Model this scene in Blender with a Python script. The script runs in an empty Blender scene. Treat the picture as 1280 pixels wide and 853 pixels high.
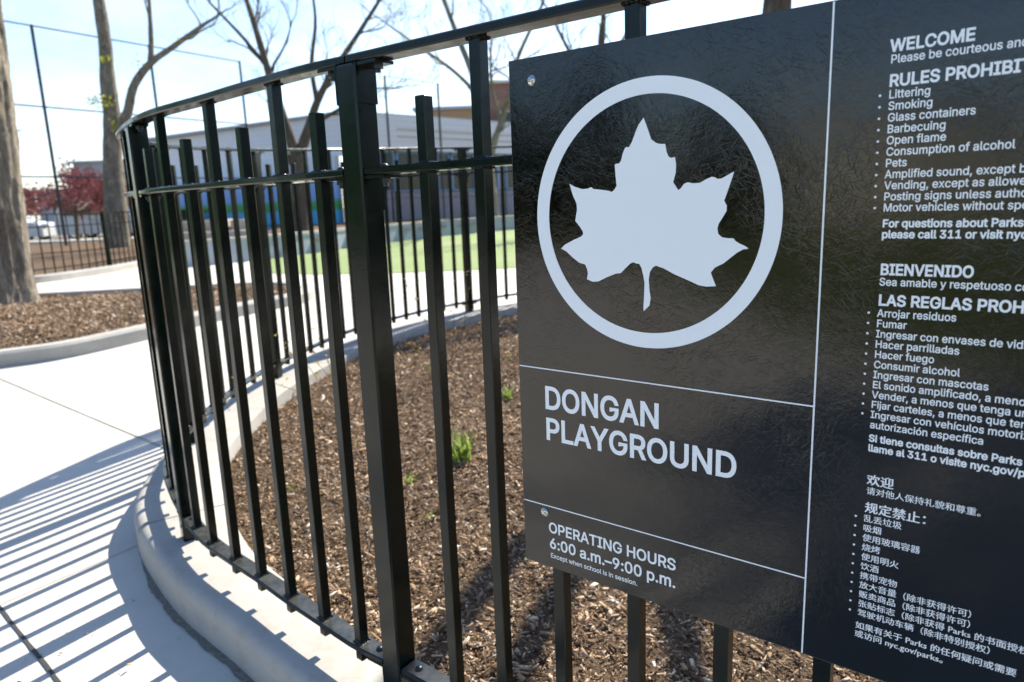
import bpy, bmesh, math, random
import numpy as np
from mathutils import Vector, Matrix

S = bpy.context.scene
COL = S.collection
R = math.radians
EYE = 1.33                      # camera height above the near path
SUN_AZ, SUN_EL = 31.0, 44.0     # degrees clockwise from +Y, degrees up

# ------------------------------------------------------------------ camera
cam = bpy.data.cameras.new('camera')
cam_ob = bpy.data.objects.new('camera', cam)
COL.objects.link(cam_ob)
PITCH, ROLL = 0.196771, -0.0368203
fw = Vector((0, math.cos(PITCH), -math.sin(PITCH)))
rt = Vector((1, 0, 0)); up = rt.cross(fw)
rt2 = math.cos(ROLL) * rt + math.sin(ROLL) * up
up2 = -math.sin(ROLL) * rt + math.cos(ROLL) * up
cam_ob.matrix_world = Matrix(((rt2.x, up2.x, -fw.x, 0), (rt2.y, up2.y, -fw.y, 0), (rt2.z, up2.z, -fw.z, EYE), (0, 0, 0, 1)))
cam.sensor_width = 36.0
cam.lens = 882.455 / 1280 * 36
cam.clip_start = 0.02
cam.clip_end = 3000
cam.dof.use_dof = True
cam.dof.focus_distance = 1.22
cam.dof.aperture_fstop = 4.6
S.camera = cam_ob

# ------------------------------------------------------------------ world, sun, exposure
W = bpy.data.worlds.new('World'); S.world = W; W.use_nodes = True
nt = W.node_tree; bg = nt.nodes['Background']
sky = nt.nodes.new('ShaderNodeTexSky'); sky.sky_type = 'NISHITA'; sky.sun_disc = False
sky.sun_elevation = R(SUN_EL); sky.sun_rotation = R(SUN_AZ)
sky.altitude = 10; sky.air_density = 1.15; sky.dust_density = .6; sky.ozone_density = 2.2
tc = nt.nodes.new('ShaderNodeTexCoord')
mp = nt.nodes.new('ShaderNodeMapping'); mp.inputs['Scale'].default_value = (1.2, 1.2, 3.4)
cn = nt.nodes.new('ShaderNodeTexNoise'); cn.inputs['Scale'].default_value = 2.6; cn.inputs['Detail'].default_value = 7; cn.inputs['Roughness'].default_value = .62
cr_ = nt.nodes.new('ShaderNodeValToRGB'); cr_.color_ramp.elements[0].position = .36; cr_.color_ramp.elements[1].position = .70
cmix = nt.nodes.new('ShaderNodeMix'); cmix.data_type = 'RGBA'
cm = nt.nodes.new('ShaderNodeMath'); cm.operation = 'MULTIPLY'; cm.inputs[1].default_value = .4
nt.links.new(tc.outputs['Generated'], mp.inputs['Vector']); nt.links.new(mp.outputs[0], cn.inputs['Vector'])
sz = nt.nodes.new('ShaderNodeSeparateXYZ'); nt.links.new(tc.outputs['Generated'], sz.inputs[0])
lo = nt.nodes.new('ShaderNodeMapRange'); lo.inputs['From Min'].default_value = .22; lo.inputs['From Max'].default_value = .60; lo.inputs['To Min'].default_value = 1; lo.inputs['To Max'].default_value = .10
nt.links.new(sz.outputs[2], lo.inputs['Value'])
nt.links.new(cn.outputs[0], cr_.inputs[0]); cl = nt.nodes.new('ShaderNodeMath'); cl.operation = 'MULTIPLY'; nt.links.new(cr_.outputs[0], cl.inputs[0]); sd_ = nt.nodes.new('ShaderNodeMapRange'); sd_.inputs['From Min'].default_value = -.15; sd_.inputs['From Max'].default_value = .45; nt.links.new(sz.outputs[1], sd_.inputs['Value'])
lm = nt.nodes.new('ShaderNodeMath'); lm.operation = 'MULTIPLY'; nt.links.new(lo.outputs[0], lm.inputs[0]); nt.links.new(sd_.outputs[0], lm.inputs[1]); nt.links.new(lm.outputs[0], cl.inputs[1]); nt.links.new(cl.outputs[0], cm.inputs[0]); nt.links.new(cm.outputs[0], cmix.inputs[0])
tint = nt.nodes.new('ShaderNodeMix'); tint.data_type = 'RGBA'; tint.blend_type = 'MULTIPLY'; tint.inputs[0].default_value = 1; tint.inputs[7].default_value = (.93, .98, 1.07, 1)
nt.links.new(sky.outputs[0], tint.inputs[6]); nt.links.new(tint.outputs[2], cmix.inputs[6]); cmix.inputs[7].default_value = (7.5, 7.9, 8.4, 1)
nt.links.new(cmix.outputs[2], bg.inputs[0]); bg.inputs[1].default_value = 0.10

sl = bpy.data.lights.new('sun', 'SUN'); sl.energy = 4.6; sl.angle = R(0.53); sl.color = (1.0, .93, .80)
so = bpy.data.objects.new('sun', sl); COL.objects.link(so)
sd = Vector((math.sin(R(SUN_AZ)) * math.cos(R(SUN_EL)), math.cos(R(SUN_AZ)) * math.cos(R(SUN_EL)), math.sin(R(SUN_EL))))
so.rotation_euler = (-sd).to_track_quat('-Z', 'Y').to_euler(); so.location = (4, 8, 9)

vs = S.view_settings
vs.view_transform = 'Standard'; vs.look = 'None'; vs.exposure = 1.24; vs.gamma = 1.0; vs.use_curve_mapping = False
S.cycles.max_bounces = 6; S.cycles.diffuse_bounces = 3; S.cycles.glossy_bounces = 3
S.cycles.use_denoising = True

# ------------------------------------------------------------------ materials
class NT:
    def __init__(s, name):
        s.m = bpy.data.materials.new(name); s.m.use_nodes = True
        s.t = s.m.node_tree; s.b = s.t.nodes['Principled BSDF']
    def n(s, kind, **kw):
        o = s.t.nodes.new('ShaderNode' + kind)
        for k, v in kw.items():
            if k.startswith('_'): setattr(o, k[1:], v)
            else: o.inputs[k.replace('_', ' ')].default_value = v
        return o
    def l(s, a, b): s.t.links.new(a, b)
    def coords(s, scale=(1, 1, 1), out='Object', rot=(0, 0, 0)):
        c = s.n('TexCoord'); m = s.n('Mapping'); m.inputs['Scale'].default_value = scale; m.inputs['Rotation'].default_value = rot
        s.l(c.outputs[out], m.inputs['Vector']); return m.outputs[0]
    def noise(s, scale, detail=4, rough=.55, vec=None, dist=0):
        o = s.n('TexNoise', Scale=scale, Detail=detail, Roughness=rough, Distortion=dist)
        if vec is not None: s.l(vec, o.inputs['Vector'])
        return o.outputs[0]
    def ramp(s, fac, stops, interp='LINEAR'):
        o = s.n('ValToRGB'); r = o.color_ramp; r.interpolation = interp
        while len(r.elements) < len(stops): r.elements.new(.5)
        for e, (p, c) in zip(r.elements, stops):
            e.position = p; e.color = (c, c, c, 1) if isinstance(c, (int, float)) else (*c, 1)
        s.l(fac, o.inputs[0]); return o.outputs[0]
    def mix(s, fac, a, b, mode='MIX'):
        o = s.n('Mix', _data_type='RGBA', _blend_type=mode)
        for v, i in ((fac, 0), (a, 6), (b, 7)):
            if hasattr(v, 'links'): s.l(v, o.inputs[i])
            elif i == 0: o.inputs[0].default_value = v
            else: o.inputs[i].default_value = (*v, 1)
        return o.outputs[2]
    def math(s, op, a, b=0):
        o = s.n('Math', _operation=op)
        for v, i in ((a, 0), (b, 1)):
            if hasattr(v, 'links'): s.l(v, o.inputs[i])
            else: o.inputs[i].default_value = v
        return o.outputs[0]
    def bump(s, h, strength=.3, dist=.01, prev=None):
        o = s.n('Bump', Strength=strength, Distance=dist); s.l(h, o.inputs['Height'])
        if prev is not None: s.l(prev, o.inputs['Normal'])
        s.l(o.outputs[0], s.b.inputs['Normal']); return o.outputs[0]
    def set(s, color=None, rough=None, metal=None, spec=None, coat=None):
        b = s.b.inputs
        for v, k in ((color, 'Base Color'), (rough, 'Roughness'), (metal, 'Metallic'), (spec, 'Specular IOR Level'), (coat, 'Coat Weight')):
            if v is None: continue
            if hasattr(v, 'links'): s.l(v, b[k])
            elif k == 'Base Color': b[k].default_value = (*v, 1)
            else: b[k].default_value = v
        return s.m

M = {}
def simple(name, c, rough=.6, metal=0, var=.25, scale=6, bump=0, spec=.5):
    t = NT(name); v = t.coords()
    f = t.noise(scale, 5, .6, v)
    col = t.mix(f, [x * (1 - var) for x in c], [x * (1 + var) for x in c])
    t.set(col, rough, metal, spec)
    if bump: t.bump(t.noise(scale * 6, 4, .6, v), bump, .01)
    M[name] = t.m; return t.m

def mk_materials():
    # dark green-black gloss paint with an orange-peel skin and a few chips
    t = NT('fence_paint'); v = t.coords()
    col = t.mix(t.ramp(t.noise(9, 4, .6, v), [(.35, 0), (.7, 1)]), (.0014, .0040, .0026), (.0020, .0066, .0040))
    chips = t.ramp(t.noise(70, 3, .7, v), [(.74, 0), (.765, 1)])
    col = t.mix(chips, col, (.03, .036, .033))
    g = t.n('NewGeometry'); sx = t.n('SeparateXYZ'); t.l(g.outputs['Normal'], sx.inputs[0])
    dust_sheen = t.math('MULTIPLY', t.ramp(sx.outputs[2], [(.6, 0), (.92, 1)]), t.ramp(t.noise(26, 5, .7, v), [(.3, .25), (.7, .85)]))
    col = t.mix(dust_sheen, col, (.085, .085, .080))  # pale grey on up-facing faces: dust plus sky sheen painted into the colour
    rust = t.ramp(t.noise(48, 4, .75, v), [(.735, 0), (.775, 1)]); col = t.mix(t.math('MULTIPLY', rust, .5), col, (.07, .035, .018))
    t.set(col, t.ramp(t.noise(14, 3, .6, v), [(.3, .14), (.75, .27)]), 0, .29)
    b = t.bump(t.noise(230, 2, .5, v), .10, .0012)
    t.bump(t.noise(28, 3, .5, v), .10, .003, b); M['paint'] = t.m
    simple('dark_bolt_steel', (.035, .04, .045), .32, .6, .3, 60)
    simple('stainless_steel', (.62, .60, .56), .16, 1, .1, 30)
    # concrete: trowelled walk
    t = NT('path_concrete'); v = t.coords()
    big = t.noise(.55, 5, .6, v); mid = t.noise(3.5, 6, .65, v); fine = t.noise(160, 3, .7, v)
    col = t.mix(t.ramp(big, [(.3, 0), (.7, 1)]), (.47, .445, .40), (.56, .535, .485))
    col = t.mix(t.ramp(mid, [(.50, 0), (.72, .5)]), col, (.41, .37, .32)); col = t.mix(t.ramp(t.noise(1.3, 7, .72, v, .8), [(.54, 0), (.66, .4)]), col, (.43, .40, .36))
    col = t.mix(t.ramp(fine, [(.60, 0), (.74, .5)]), col, (.27, .25, .22)); col = t.mix(t.ramp(t.noise(26, 3, .6, v), [(.70, 0), (.76, .55)]), col, (.22, .20, .17))
    t.set(col, .86)
    b = t.bump(fine, .22, .004); t.bump(mid, .12, .01, b); M['path'] = t.m
    t = NT('kerb_concrete'); v = t.coords()
    big = t.noise(2.2, 6, .62, v); st = t.noise(11, 5, .7, v); fine = t.noise(190, 3, .7, v)
    col = t.mix(t.ramp(big, [(.3, 0), (.7, 1)]), (.345, .33, .30), (.415, .395, .36))
    col = t.mix(t.ramp(st, [(.50, 0), (.70, .7)]), col, (.325, .285, .235)); col = t.mix(t.ramp(t.noise(5, 6, .7, t.coords((1, 1, 3))), [(.52, 0), (.68, .5)]), col, (.30, .295, .285))
    col = t.mix(t.ramp(fine, [(.64, 0), (.76, .4)]), col, (.27, .25, .23))
    t.set(col, .85)
    b = t.bump(fine, .25, .004); t.bump(st, .12, .008, b); M['kerb'] = t.m
    t = NT('joint_grit'); v = t.coords()
    col = t.ramp(t.noise(90, 4, .75, v), [(.3, (.12, .105, .085)), (.55, (.23, .205, .17)), (.75, (.36, .33, .285))])
    t.set(col, .95); t.bump(t.noise(120, 3, .7, v), .7, .012); M['grit'] = t.m
    simple('joint_sealant', (.035, .033, .032), .7, 0, .3, 40, .3)
    simple('joint_sand', (.30, .265, .215), .9, 0, .3, 60, .3)
    # bark mulch base and chips
    t = NT('mulch_soil'); v = t.coords()
    n1 = t.noise(38, 6, .75, v); n2 = t.noise(4, 4, .6, v)
    col = t.ramp(n1, [(.30, (.05, .033, .021)), (.5, (.15, .100, .062)), (.7, (.31, .22, .145))])
    col = t.mix(t.ramp(n2, [(.35, 0), (.7, .45)]), col, (.06, .038, .025))
    t.set(col, .95, 0, .12); t.bump(n1, .9, .03); M['soil'] = t.m
    t = NT('wood_chips'); g = t.n('NewGeometry')
    col = t.ramp(g.outputs['Random Per Island'], [(0, (.055, .033, .020)), (.16, (.17, .102, .058)), (.44, (.37, .242, .146)), (.76, (.52, .37, .242)), (.92, (.68, .54, .40)), (1, (.80, .73, .63))])
    v = t.coords((1, 1, 1)); col = t.mix(t.ramp(t.noise(55, 4, .7, v), [(.35, .4), (.6, 0)]), col, (.08, .056, .04)); col = t.mix(t.ramp(t.noise(2.3, 5, .65, v), [(.46, 0), (.66, .6)]), col, (.10, .07, .046))
    t.set(col, .9, 0, .12); t.bump(t.noise(150, 3, .7, v), .5, .004); M['chips'] = t.m
    # sign laminate: embossed dark film with random fibre scratches
    t = NT('sign_laminate'); v = t.coords()
    t.set((.0016, .0016, .0012), .2, 0, .62)
    prev = None
    hs = []
    for i, (ang, sc) in enumerate(((20, 38), (75, 46), (130, 33), (165, 52), (48, 60), (105, 41))):
        wob = t.coords((1, 1, 1), 'Object', (0, 0, R(ang)))
        m2 = t.n('Mapping'); m2.inputs['Scale'].default_value = (sc * .62, sc * 9.5, 1); m2.inputs['Location'].default_value = (i * 3.1, i * 7.7, 0)
        t.l(wob, m2.inputs['Vector'])
        n = t.noise(1.0, 2, .5, m2.outputs[0], .35)
        hs.append(t.ramp(n, [(.62, 0), (.70, 1)]))
    h = hs[0]
    for q in hs[1:]: h = t.math('MAXIMUM', h, q)
    patch = t.ramp(t.noise(5.5, 3, .55, v), [(.42, .06), (.62, 1)])
    h = t.math('MULTIPLY', h, patch)
    n3 = t.noise(120, 4, .62, v); n4 = t.noise(11, 3, .5, v); n5 = t.noise(330, 2, .5, v)
    b = t.bump(n4, .06, .014); b = t.bump(n3, .11, .0012, b); b = t.bump(n5, .10, .0007, b); b = t.bump(h, .13, .0011, b)
    t.b.inputs['Roughness'].default_value = .2
    t.l(t.ramp(n3, [(.3, .06), (.7, .14)]), t.b.inputs['Roughness']); M['laminate'] = t.m
    simple('sign_edge', (.045, .05, .045), .5, 0, .6, 200)
    t = NT('sign_white'); t.set((.90, .90, .90), .33, 0, .4); t.bump(t.noise(170, 3, .6, t.coords()), .10, .0008); M['white'] = t.m
    # bark
    for nm, a, b_, c, sc in (('grey_bark', (.085, .068, .05), (.27, .23, .175), (.42, .37, .29), 7.0), ('brown_bark', (.05, .038, .028), (.13, .10, .07), (.21, .17, .12), 9.0), ('mottled_bark', (.10, .085, .06), (.24, .215, .165), (.36, .33, .26), 5.0)):
        t = NT(nm); v = t.coords((1, 1, .38)); n1 = t.noise(sc, 7, .7, v, .6); n2 = t.noise(sc * 3.3, 5, .7, v, .4)
        col = t.ramp(n1, [(.3, a), (.52, b_), (.72, c)]); col = t.mix(t.ramp(n2, [(.42, .6), (.58, 0)]), col, a)
        t.set(col, .95); bb = t.bump(n1, .8, .05); t.bump(n2, .6, .02, bb); M[nm] = t.m
    simple('bud_leaf', (.62, .60, .05), .55, 0, .35, 30)
    simple('plum_leaf', (.24, .055, .055), .55, 0, .6, 3)
    simple('sprout_leaf', (.20, .34, .05), .5, 0, .35, 30)
    simple('evergreen_leaf', (.030, .050, .022), .6, 0, .4, 3)
    simple('twig_leaf', (.58, .44, .05), .55, 0, .5, 40)
    simple('twig_bark', (.15, .095, .065), .8, 0, .3, 60)
    # turf, street, ground
    t = NT('turf_green'); v = t.coords()
    col = t.mix(t.noise(.6, 4, .6, v), (.175, .245, .075), (.23, .30, .105)); col = t.mix(t.ramp(t.noise(45, 4, .7, v), [(.4, 0), (.65, .4)]), col, (.14, .18, .06)); col = t.mix(t.ramp(t.noise(.35, 5, .65, v), [(.45, 0), (.62, .45)]), col, (.27, .29, .14))
    t.set(col, .9); t.bump(t.noise(120, 3, .7, v), .5, .02); M['turf'] = t.m
    simple('grass', (.10, .125, .035), .9, 0, .45, 9, .6)
    simple('asphalt', (.055, .055, .058), .9, 0, .25, 20, .3)
    t = NT('ground_earth'); v = t.coords(); n = t.noise(1.6, 6, .7, v)
    t.set(t.ramp(n, [(.35, (.11, .08, .052)), (.55, (.19, .145, .10)), (.72, (.14, .15, .07))]), .95); t.bump(t.noise(18, 5, .7, v), .6, .05); M['earth'] = t.m
    # buildings
    t = NT('grey_siding'); v = t.coords((1, 1, 1)); wv = t.n('TexWave', _bands_direction='Z', Scale=1.35, Distortion=0); t.l(v, wv.inputs['Vector'])
    col = t.mix(t.noise(.5, 4, .6, v), (.66, .66, .675), (.73, .73, .74)); t.set(col, .55); t.bump(wv.outputs[1], .35, .03); M['siding'] = t.m
    t = NT('mural_paint'); g = t.n('TexCoord'); sx = t.n('SeparateXYZ'); t.l(g.outputs['Object'], sx.inputs[0])
    z = t.math('ADD', sx.outputs[2], t.math('MULTIPLY', t.math('SUBTRACT', t.noise(1.1, 4, .7, g.outputs['Object']), .5), .35))
    zz = t.math('MULTIPLY', z, .25)
    col = t.ramp(zz, [(0, (.06, .36, .64)), (.225, (.08, .40, .66)), (.255, (.05, .28, .07)), (.335, (.08, .36, .11)), (.375, (.22, .38, .70)), (.63, (.30, .48, .78)), (.72, (.62, .68, .74)), (1, (.7, .74, .78))])
    t.set(col, .7); M['mural'] = t.m
    simple('lilac_wall', (.34, .32, .345), .8, 0, .12, 2)
    simple('pale_render', (.62, .58, .50), .8, 0, .1, 1)
    simple('cream_trim', (.55, .50, .40), .6, 0, .1, 3)
    simple('window_frame_blue', (.16, .30, .46), .45, 0, .12, 6)
    t = NT('window_glass'); t.set((.012, .016, .02), .08, 0, .4); M['glass'] = t.m
    simple('roof_grey', (.34, .35, .37), .8, 0, .2, 2)
    t = NT('red_brick'); v = t.coords((1, 1, 1), 'Object', (R(90), 0, 0)); br = t.n('TexBrick', Scale=4.0); t.l(v, br.inputs['Vector'])
    br.inputs['Color1'].default_value = (.27, .115, .08, 1); br.inputs['Color2'].default_value = (.20, .085, .06, 1); br.inputs['Mortar'].default_value = (.30, .25, .21, 1)
    t.set(br.outputs[0], .9); M['brick'] = t.m
    simple('ochre_brick', (.34, .21, .115), .9, 0, .15, 4)
    simple('grey_render', (.44, .43, .44), .85, 0, .12, 1)
    simple('wall_bluegrey', (.33, .36, .40), .85, 0, .15, 2, .15)
    simple('stone_block', (.46, .39, .31), .9, 0, .25, 3, .3)
    simple('car_white', (.56, .57, .58), .25, 0, .03, 3)
    simple('car_tyre', (.02, .02, .02), .85)
    simple('car_rim', (.5, .5, .52), .3, 1)
    simple('car_lamp', (.35, .03, .03), .2)
    simple('black_pole', (.02, .021, .024), .45, 0, .2, 6)
    simple('pale_pole', (.26, .26, .26), .6, .2, .15, 3)
def leafy(name, c, var=.35, tr=.5, scale=6):
    t = NT(name); v = t.coords(); col = t.mix(t.noise(scale, 4, .6, v), [x * (1 - var) for x in c], [x * (1 + var) for x in c]); t.set(col, .6, 0, .25)
    tl = t.n('BsdfTranslucent'); t.l(col, tl.inputs['Color']); mx = t.n('MixShader'); mx.inputs[0].default_value = tr
    t.l(t.b.outputs[0], mx.inputs[1]); t.l(tl.outputs[0], mx.inputs[2])
    out = [n for n in t.t.nodes if n.type == 'OUTPUT_MATERIAL'][0]; t.l(mx.outputs[0], out.inputs['Surface']); M[name] = t.m
mk_materials()
leafy('bud_leaf', (.62, .60, .05)); leafy('plum_leaf', (.25, .088, .088), .5, .40, 3); leafy('sprout_leaf', (.24, .32, .07), .5); leafy('twig_leaf', (.50, .38, .10), .5); leafy('evergreen_leaf', (.17, .42, .12), .35, .5, 2); leafy('dark_leaf', (.030, .045, .02), .4, .2, 2)

# ------------------------------------------------------------------ mesh helpers
ORG = {}
def sm(u): u = min(1, max(0, u)); return u * u * (3 - 2 * u)
def H(y): return .23 * sm((y - 2.3) / 6)

class MB:
    def __init__(s): s.v = []; s.f = []
    def add(s, vs, fs):
        k = len(s.v); s.v += [tuple(v) for v in vs]; s.f += [tuple(i + k for i in f) for f in fs]; return s
    def box(s, c, sz, ax=(1, 0), up3=None):
        ux = Vector((ax[0], ax[1], 0)).normalized(); uy = Vector((-ux.y, ux.x, 0)); uz = Vector((0, 0, 1)); c = Vector(c)
        vs = [c + ux * (sz[0] / 2 * i) + uy * (sz[1] / 2 * j) + uz * (sz[2] / 2 * k) for k in (-1, 1) for j in (-1, 1) for i in (-1, 1)]
        return s.add(vs, [(0, 2, 3, 1), (4, 5, 7, 6), (0, 1, 5, 4), (2, 6, 7, 3), (0, 4, 6, 2), (1, 3, 7, 5)])
    def cbox(s, c, sz, ch, ax=(1, 0)):
        """vertical bar with chamfered corners"""
        ux = Vector((ax[0], ax[1], 0)).normalized(); uy = Vector((-ux.y, ux.x, 0)); c = Vector(c)
        a, b = sz[0] / 2, sz[1] / 2
        P = [(a - ch, -b), (a, -b + ch), (a, b - ch), (a - ch, b), (-a + ch, b), (-a, b - ch), (-a, -b + ch), (-a + ch, -b)]
        h = sz[2] / 2
        rows = [(-h, 1 - 0), (h - ch, 1), (h, .9)]
        vs = []
        for z, k in rows: vs += [c + ux * (p * k) + uy * (q * k) + Vector((0, 0, z)) for p, q in P]
        fs = [tuple(range(7, -1, -1)), tuple(range(16, 24))]
        for r in range(2):
            for i in range(8): j = (i + 1) % 8; fs.append((r * 8 + i, r * 8 + j, r * 8 + 8 + j, r * 8 + 8 + i))
        return s.add(vs, fs)
    def sweep(s, pts, nor, prof, closed=True, caps=True):
        """prof: (lateral, vertical) pairs; pts (x,y,z); nor lateral unit (x,y); prof may be a list per point"""
        n = len(pts); vs = []
        per = isinstance(prof[0][0], (tuple, list))
        for i in range(n):
            pr = prof[i] if per else prof
            for u, w in pr: vs.append((pts[i][0] + nor[i][0] * u, pts[i][1] + nor[i][1] * u, pts[i][2] + w))
        m = len(prof[0]) if per else len(prof); fs = []
        for i in range(n - 1):
            for j in range(m if closed else m - 1):
                k = (j + 1) % m; fs.append((i * m + j, i * m + k, i * m + m + k, i * m + m + j))
        if caps and closed: fs += [tuple(range(m - 1, -1, -1)), tuple((n - 1) * m + j for j in range(m))]
        return s.add(vs, fs)
    def tube(s, pts, rad, n=8, cap=True):
        pts = [Vector(p) for p in pts]; k0 = len(s.v); m = len(pts)
        if not hasattr(rad, '__len__'): rad = [rad] * m
        ref = None; vs = []
        for i, p in enumerate(pts):
            d = (pts[min(i + 1, m - 1)] - pts[max(i - 1, 0)]).normalized()
            if ref is None: ref = d.orthogonal().normalized()
            ref = (ref - d * ref.dot(d)); ref = ref.normalized() if ref.length > 1e-6 else d.orthogonal().normalized()
            b = d.cross(ref)
            for j in range(n): a = 2 * math.pi * j / n; vs.append(p + (ref * math.cos(a) + b * math.sin(a)) * rad[i])
        fs = [(i * n + j, i * n + (j + 1) % n, i * n + n + (j + 1) % n, i * n + n + j) for i in range(m - 1) for j in range(n)]
        if cap: fs += [tuple(range(n - 1, -1, -1)), tuple((m - 1) * n + j for j in range(n))]
        return s.add(vs, fs)
    def dome(s, c, nrm, r, h, n=16, rings=5):
        c = Vector(c); nrm = Vector(nrm).normalized(); a = nrm.orthogonal().normalized(); b = nrm.cross(a); vs = []
        for i in range(rings):
            t = i / rings * math.pi / 2
            for j in range(n): q = 2 * math.pi * j / n; vs.append(c + (a * math.cos(q) + b * math.sin(q)) * (r * math.cos(t)) + nrm * (h * math.sin(t)))
        vs.append(c + nrm * h); T = rings * n
        fs = [(i * n + j, i * n + (j + 1) % n, i * n + n + (j + 1) % n, i * n + n + j) for i in range(rings - 1) for j in range(n)]
        fs += [((rings - 1) * n + j, (rings - 1) * n + (j + 1) % n, T) for j in range(n)]
        return s.add(vs, fs)
    def prism(s, poly, o, ux, uy, t):
        """poly (u,v) extruded by vector t"""
        o, ux, uy, t = Vector(o), Vector(ux), Vector(uy), Vector(t); n = len(poly)
        a = [o + ux * p + uy * q for p, q in poly]; vs = a + [p + t for p in a]
        fs = [tuple(range(n)), tuple(range(2 * n - 1, n - 1, -1))] + [(i, n + i, n + (i + 1) % n, (i + 1) % n) for i in range(n)]
        return s.add(vs, fs)
    def wall(s, P, Q, z0, z1, th, side=1):
        P, Q = Vector(P), Vector(Q); d = (Q - P).normalized(); nn = Vector((d.y, -d.x)) * side
        vs = []
        for z in (z0, z1):
            for p in (P, Q, Q + nn * th, P + nn * th): vs.append((p.x, p.y, z))
        return s.add(vs, [(3, 2, 1, 0), (4, 5, 6, 7), (0, 1, 5, 4), (1, 2, 6, 5), (2, 3, 7, 6), (3, 0, 4, 7)])
    def mesh(s, name, mat, smooth=False, off=(0, 0, 0)):
        me = bpy.data.meshes.new(name)
        me.from_pydata([(v[0] - off[0], v[1] - off[1], v[2] - off[2]) for v in s.v], [], s.f)
        me.materials.append(mat)
        bm = bmesh.new(); bm.from_mesh(me); bmesh.ops.recalc_face_normals(bm, faces=bm.faces); bm.to_mesh(me); bm.free()
        if smooth:
            me.polygons.foreach_set('use_smooth', [True] * len(me.polygons))
        return me
    def build2(s, other, name, mat, mat2, parent):
        k = len(s.f); s.add(other.v, other.f); me = s.mesh(name, mat, False, root_loc(parent)); me.materials.append(mat2)
        me.polygons.foreach_set('material_index', [0] * k + [1] * (len(s.f) - k)); return link(name, me, parent)
    def build(s, name, mat, parent=None, smooth=False):
        return link(name, s.mesh(name, mat, smooth, root_loc(parent)), parent)

def root_loc(p):
    if p is None: return (0, 0, 0)
    return ORG[p.name]
def link(name, me, parent=None, loc=None, rz=0):
    o = bpy.data.objects.new(name, me); COL.objects.link(o)
    if parent is not None: o.parent = parent; ORG[o.name] = ORG[parent.name]
    else: ORG[o.name] = (0, 0, 0)
    if loc is not None:
        o.location = loc; o.rotation_euler = (0, 0, rz)
    return o
def thing(name, loc, label, cat, group=None):
    o = bpy.data.objects.new(name, None); COL.objects.link(o); o.location = loc; o.empty_display_size = .2
    ORG[o.name] = tuple(loc); return tag(o, label, cat, group)
def tag(o, label, cat, group=None, kind=None):
    o['label'] = label; o['category'] = cat
    if group: o['group'] = group
    if kind: o['kind'] = kind
    return o
def struct(o, kind='structure', label=None, cat=None):
    o['kind'] = kind
    if label: o['label'] = label
    if cat: o['category'] = cat
    return o
def smooth_curve(C, n=8):
    C = np.array(C, float); P = np.vstack([2 * C[0] - C[1], C, 2 * C[-1] - C[-2]]); out = []
    for i in range(1, len(P) - 2):
        a, b, c, d = P[i - 1:i + 3]
        for k in range(n):
            t = k / n; out.append(.5 * (2 * b + (c - a) * t + (2 * a - 5 * b + 4 * c - d) * t * t + (3 * b - a - 3 * c + d) * t ** 3))
    out.append(C[-1]); return np.array(out)
def inside(poly, x, y):
    c = False; n = len(poly)
    for i in range(n):
        x1, y1 = poly[i]; x2, y2 = poly[(i + 1) % n]
        if (y1 > y) != (y2 > y) and x < (x2 - x1) * (y - y1) / (y2 - y1) + x1: c = not c
    return c
def grid_sheet(name, mat, poly, step, zf, parent=None):
    xs = [p[0] for p in poly]; ys = [p[1] for p in poly]
    nx = max(1, int((max(xs) - min(xs)) / step) + 1); ny = max(1, int((max(ys) - min(ys)) / step) + 1)
    m = MB(); idx = {}
    def vid(i, j):
        if (i, j) not in idx:
            x = min(xs) + i * step; y = min(ys) + j * step; idx[(i, j)] = len(m.v); m.v.append((x, y, zf(x, y)))
        return idx[(i, j)]
    for i in range(nx):
        for j in range(ny):
            if inside(poly, min(xs) + (i + .5) * step, min(ys) + (j + .5) * step):
                m.f.append((vid(i, j), vid(i + 1, j), vid(i + 1, j + 1), vid(i, j + 1)))
    return m.build(name, mat, parent, True)
def poly_sheet(name, mat, poly, z):
    m = MB(); m.add([(x, y, z(x, y) if callable(z) else z) for x, y in poly], [tuple(range(len(poly)))]); return m.build(name, mat)

# ------------------------------------------------------------------ large structure: ground, path, street
def gz(x, y): return H(y)
def graded(lo, hi, near, step):
    a = [-600, -300, -150, -80, -50, -35, -25]
    return sorted(set([v for v in a if v < lo] + list(np.arange(lo, hi + .01, step)) + [-v for v in a if -v > hi]))
gx = graded(-18, 18, 0, 2.0); gy = graded(-18, 20, 0, .75)
m = MB(); m.v = [(x, y, H(y) - .10) for y in gy for x in gx]; n = len(gx)
m.f = [(j * n + i, j * n + i + 1, (j + 1) * n + i + 1, (j + 1) * n + i) for j in range(len(gy) - 1) for i in range(n - 1)]
struct(m.build('ground', M['earth'], None, True))
struct(grid_sheet('path', M['path'], [(-16, -4), (-9, -3.6), (-6, -3.0), (-3.5, -2.6), (-1.7, -3.2), (1.2, -4.2), (9, -6), (9, 15.4), (-6.9, 15.4), (-16, 15.4)], .25, gz))
m = MB(); m.wall((-70, 33.2), (-15.5, 33.2), .05, .20, 6.2, -1); struct(m.build('street', M['asphalt']))
m = MB(); m.wall((-70, 31.0), (-15.5, 31.0), .05, .30, 2.2, -1); struct(m.build('pavement', M['path']))

struct(grid_sheet('lawn', M['grass'], [(-40, -4.2), (-16, -4.2), (-9, -3.8), (-6, -3.2), (-3.5, -2.8), (-1.7, -3.4), (1.2, -4.4), (9, -6.2), (12, -30), (-40, -30)], .8, lambda x, y: H(y) - .03))

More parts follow.
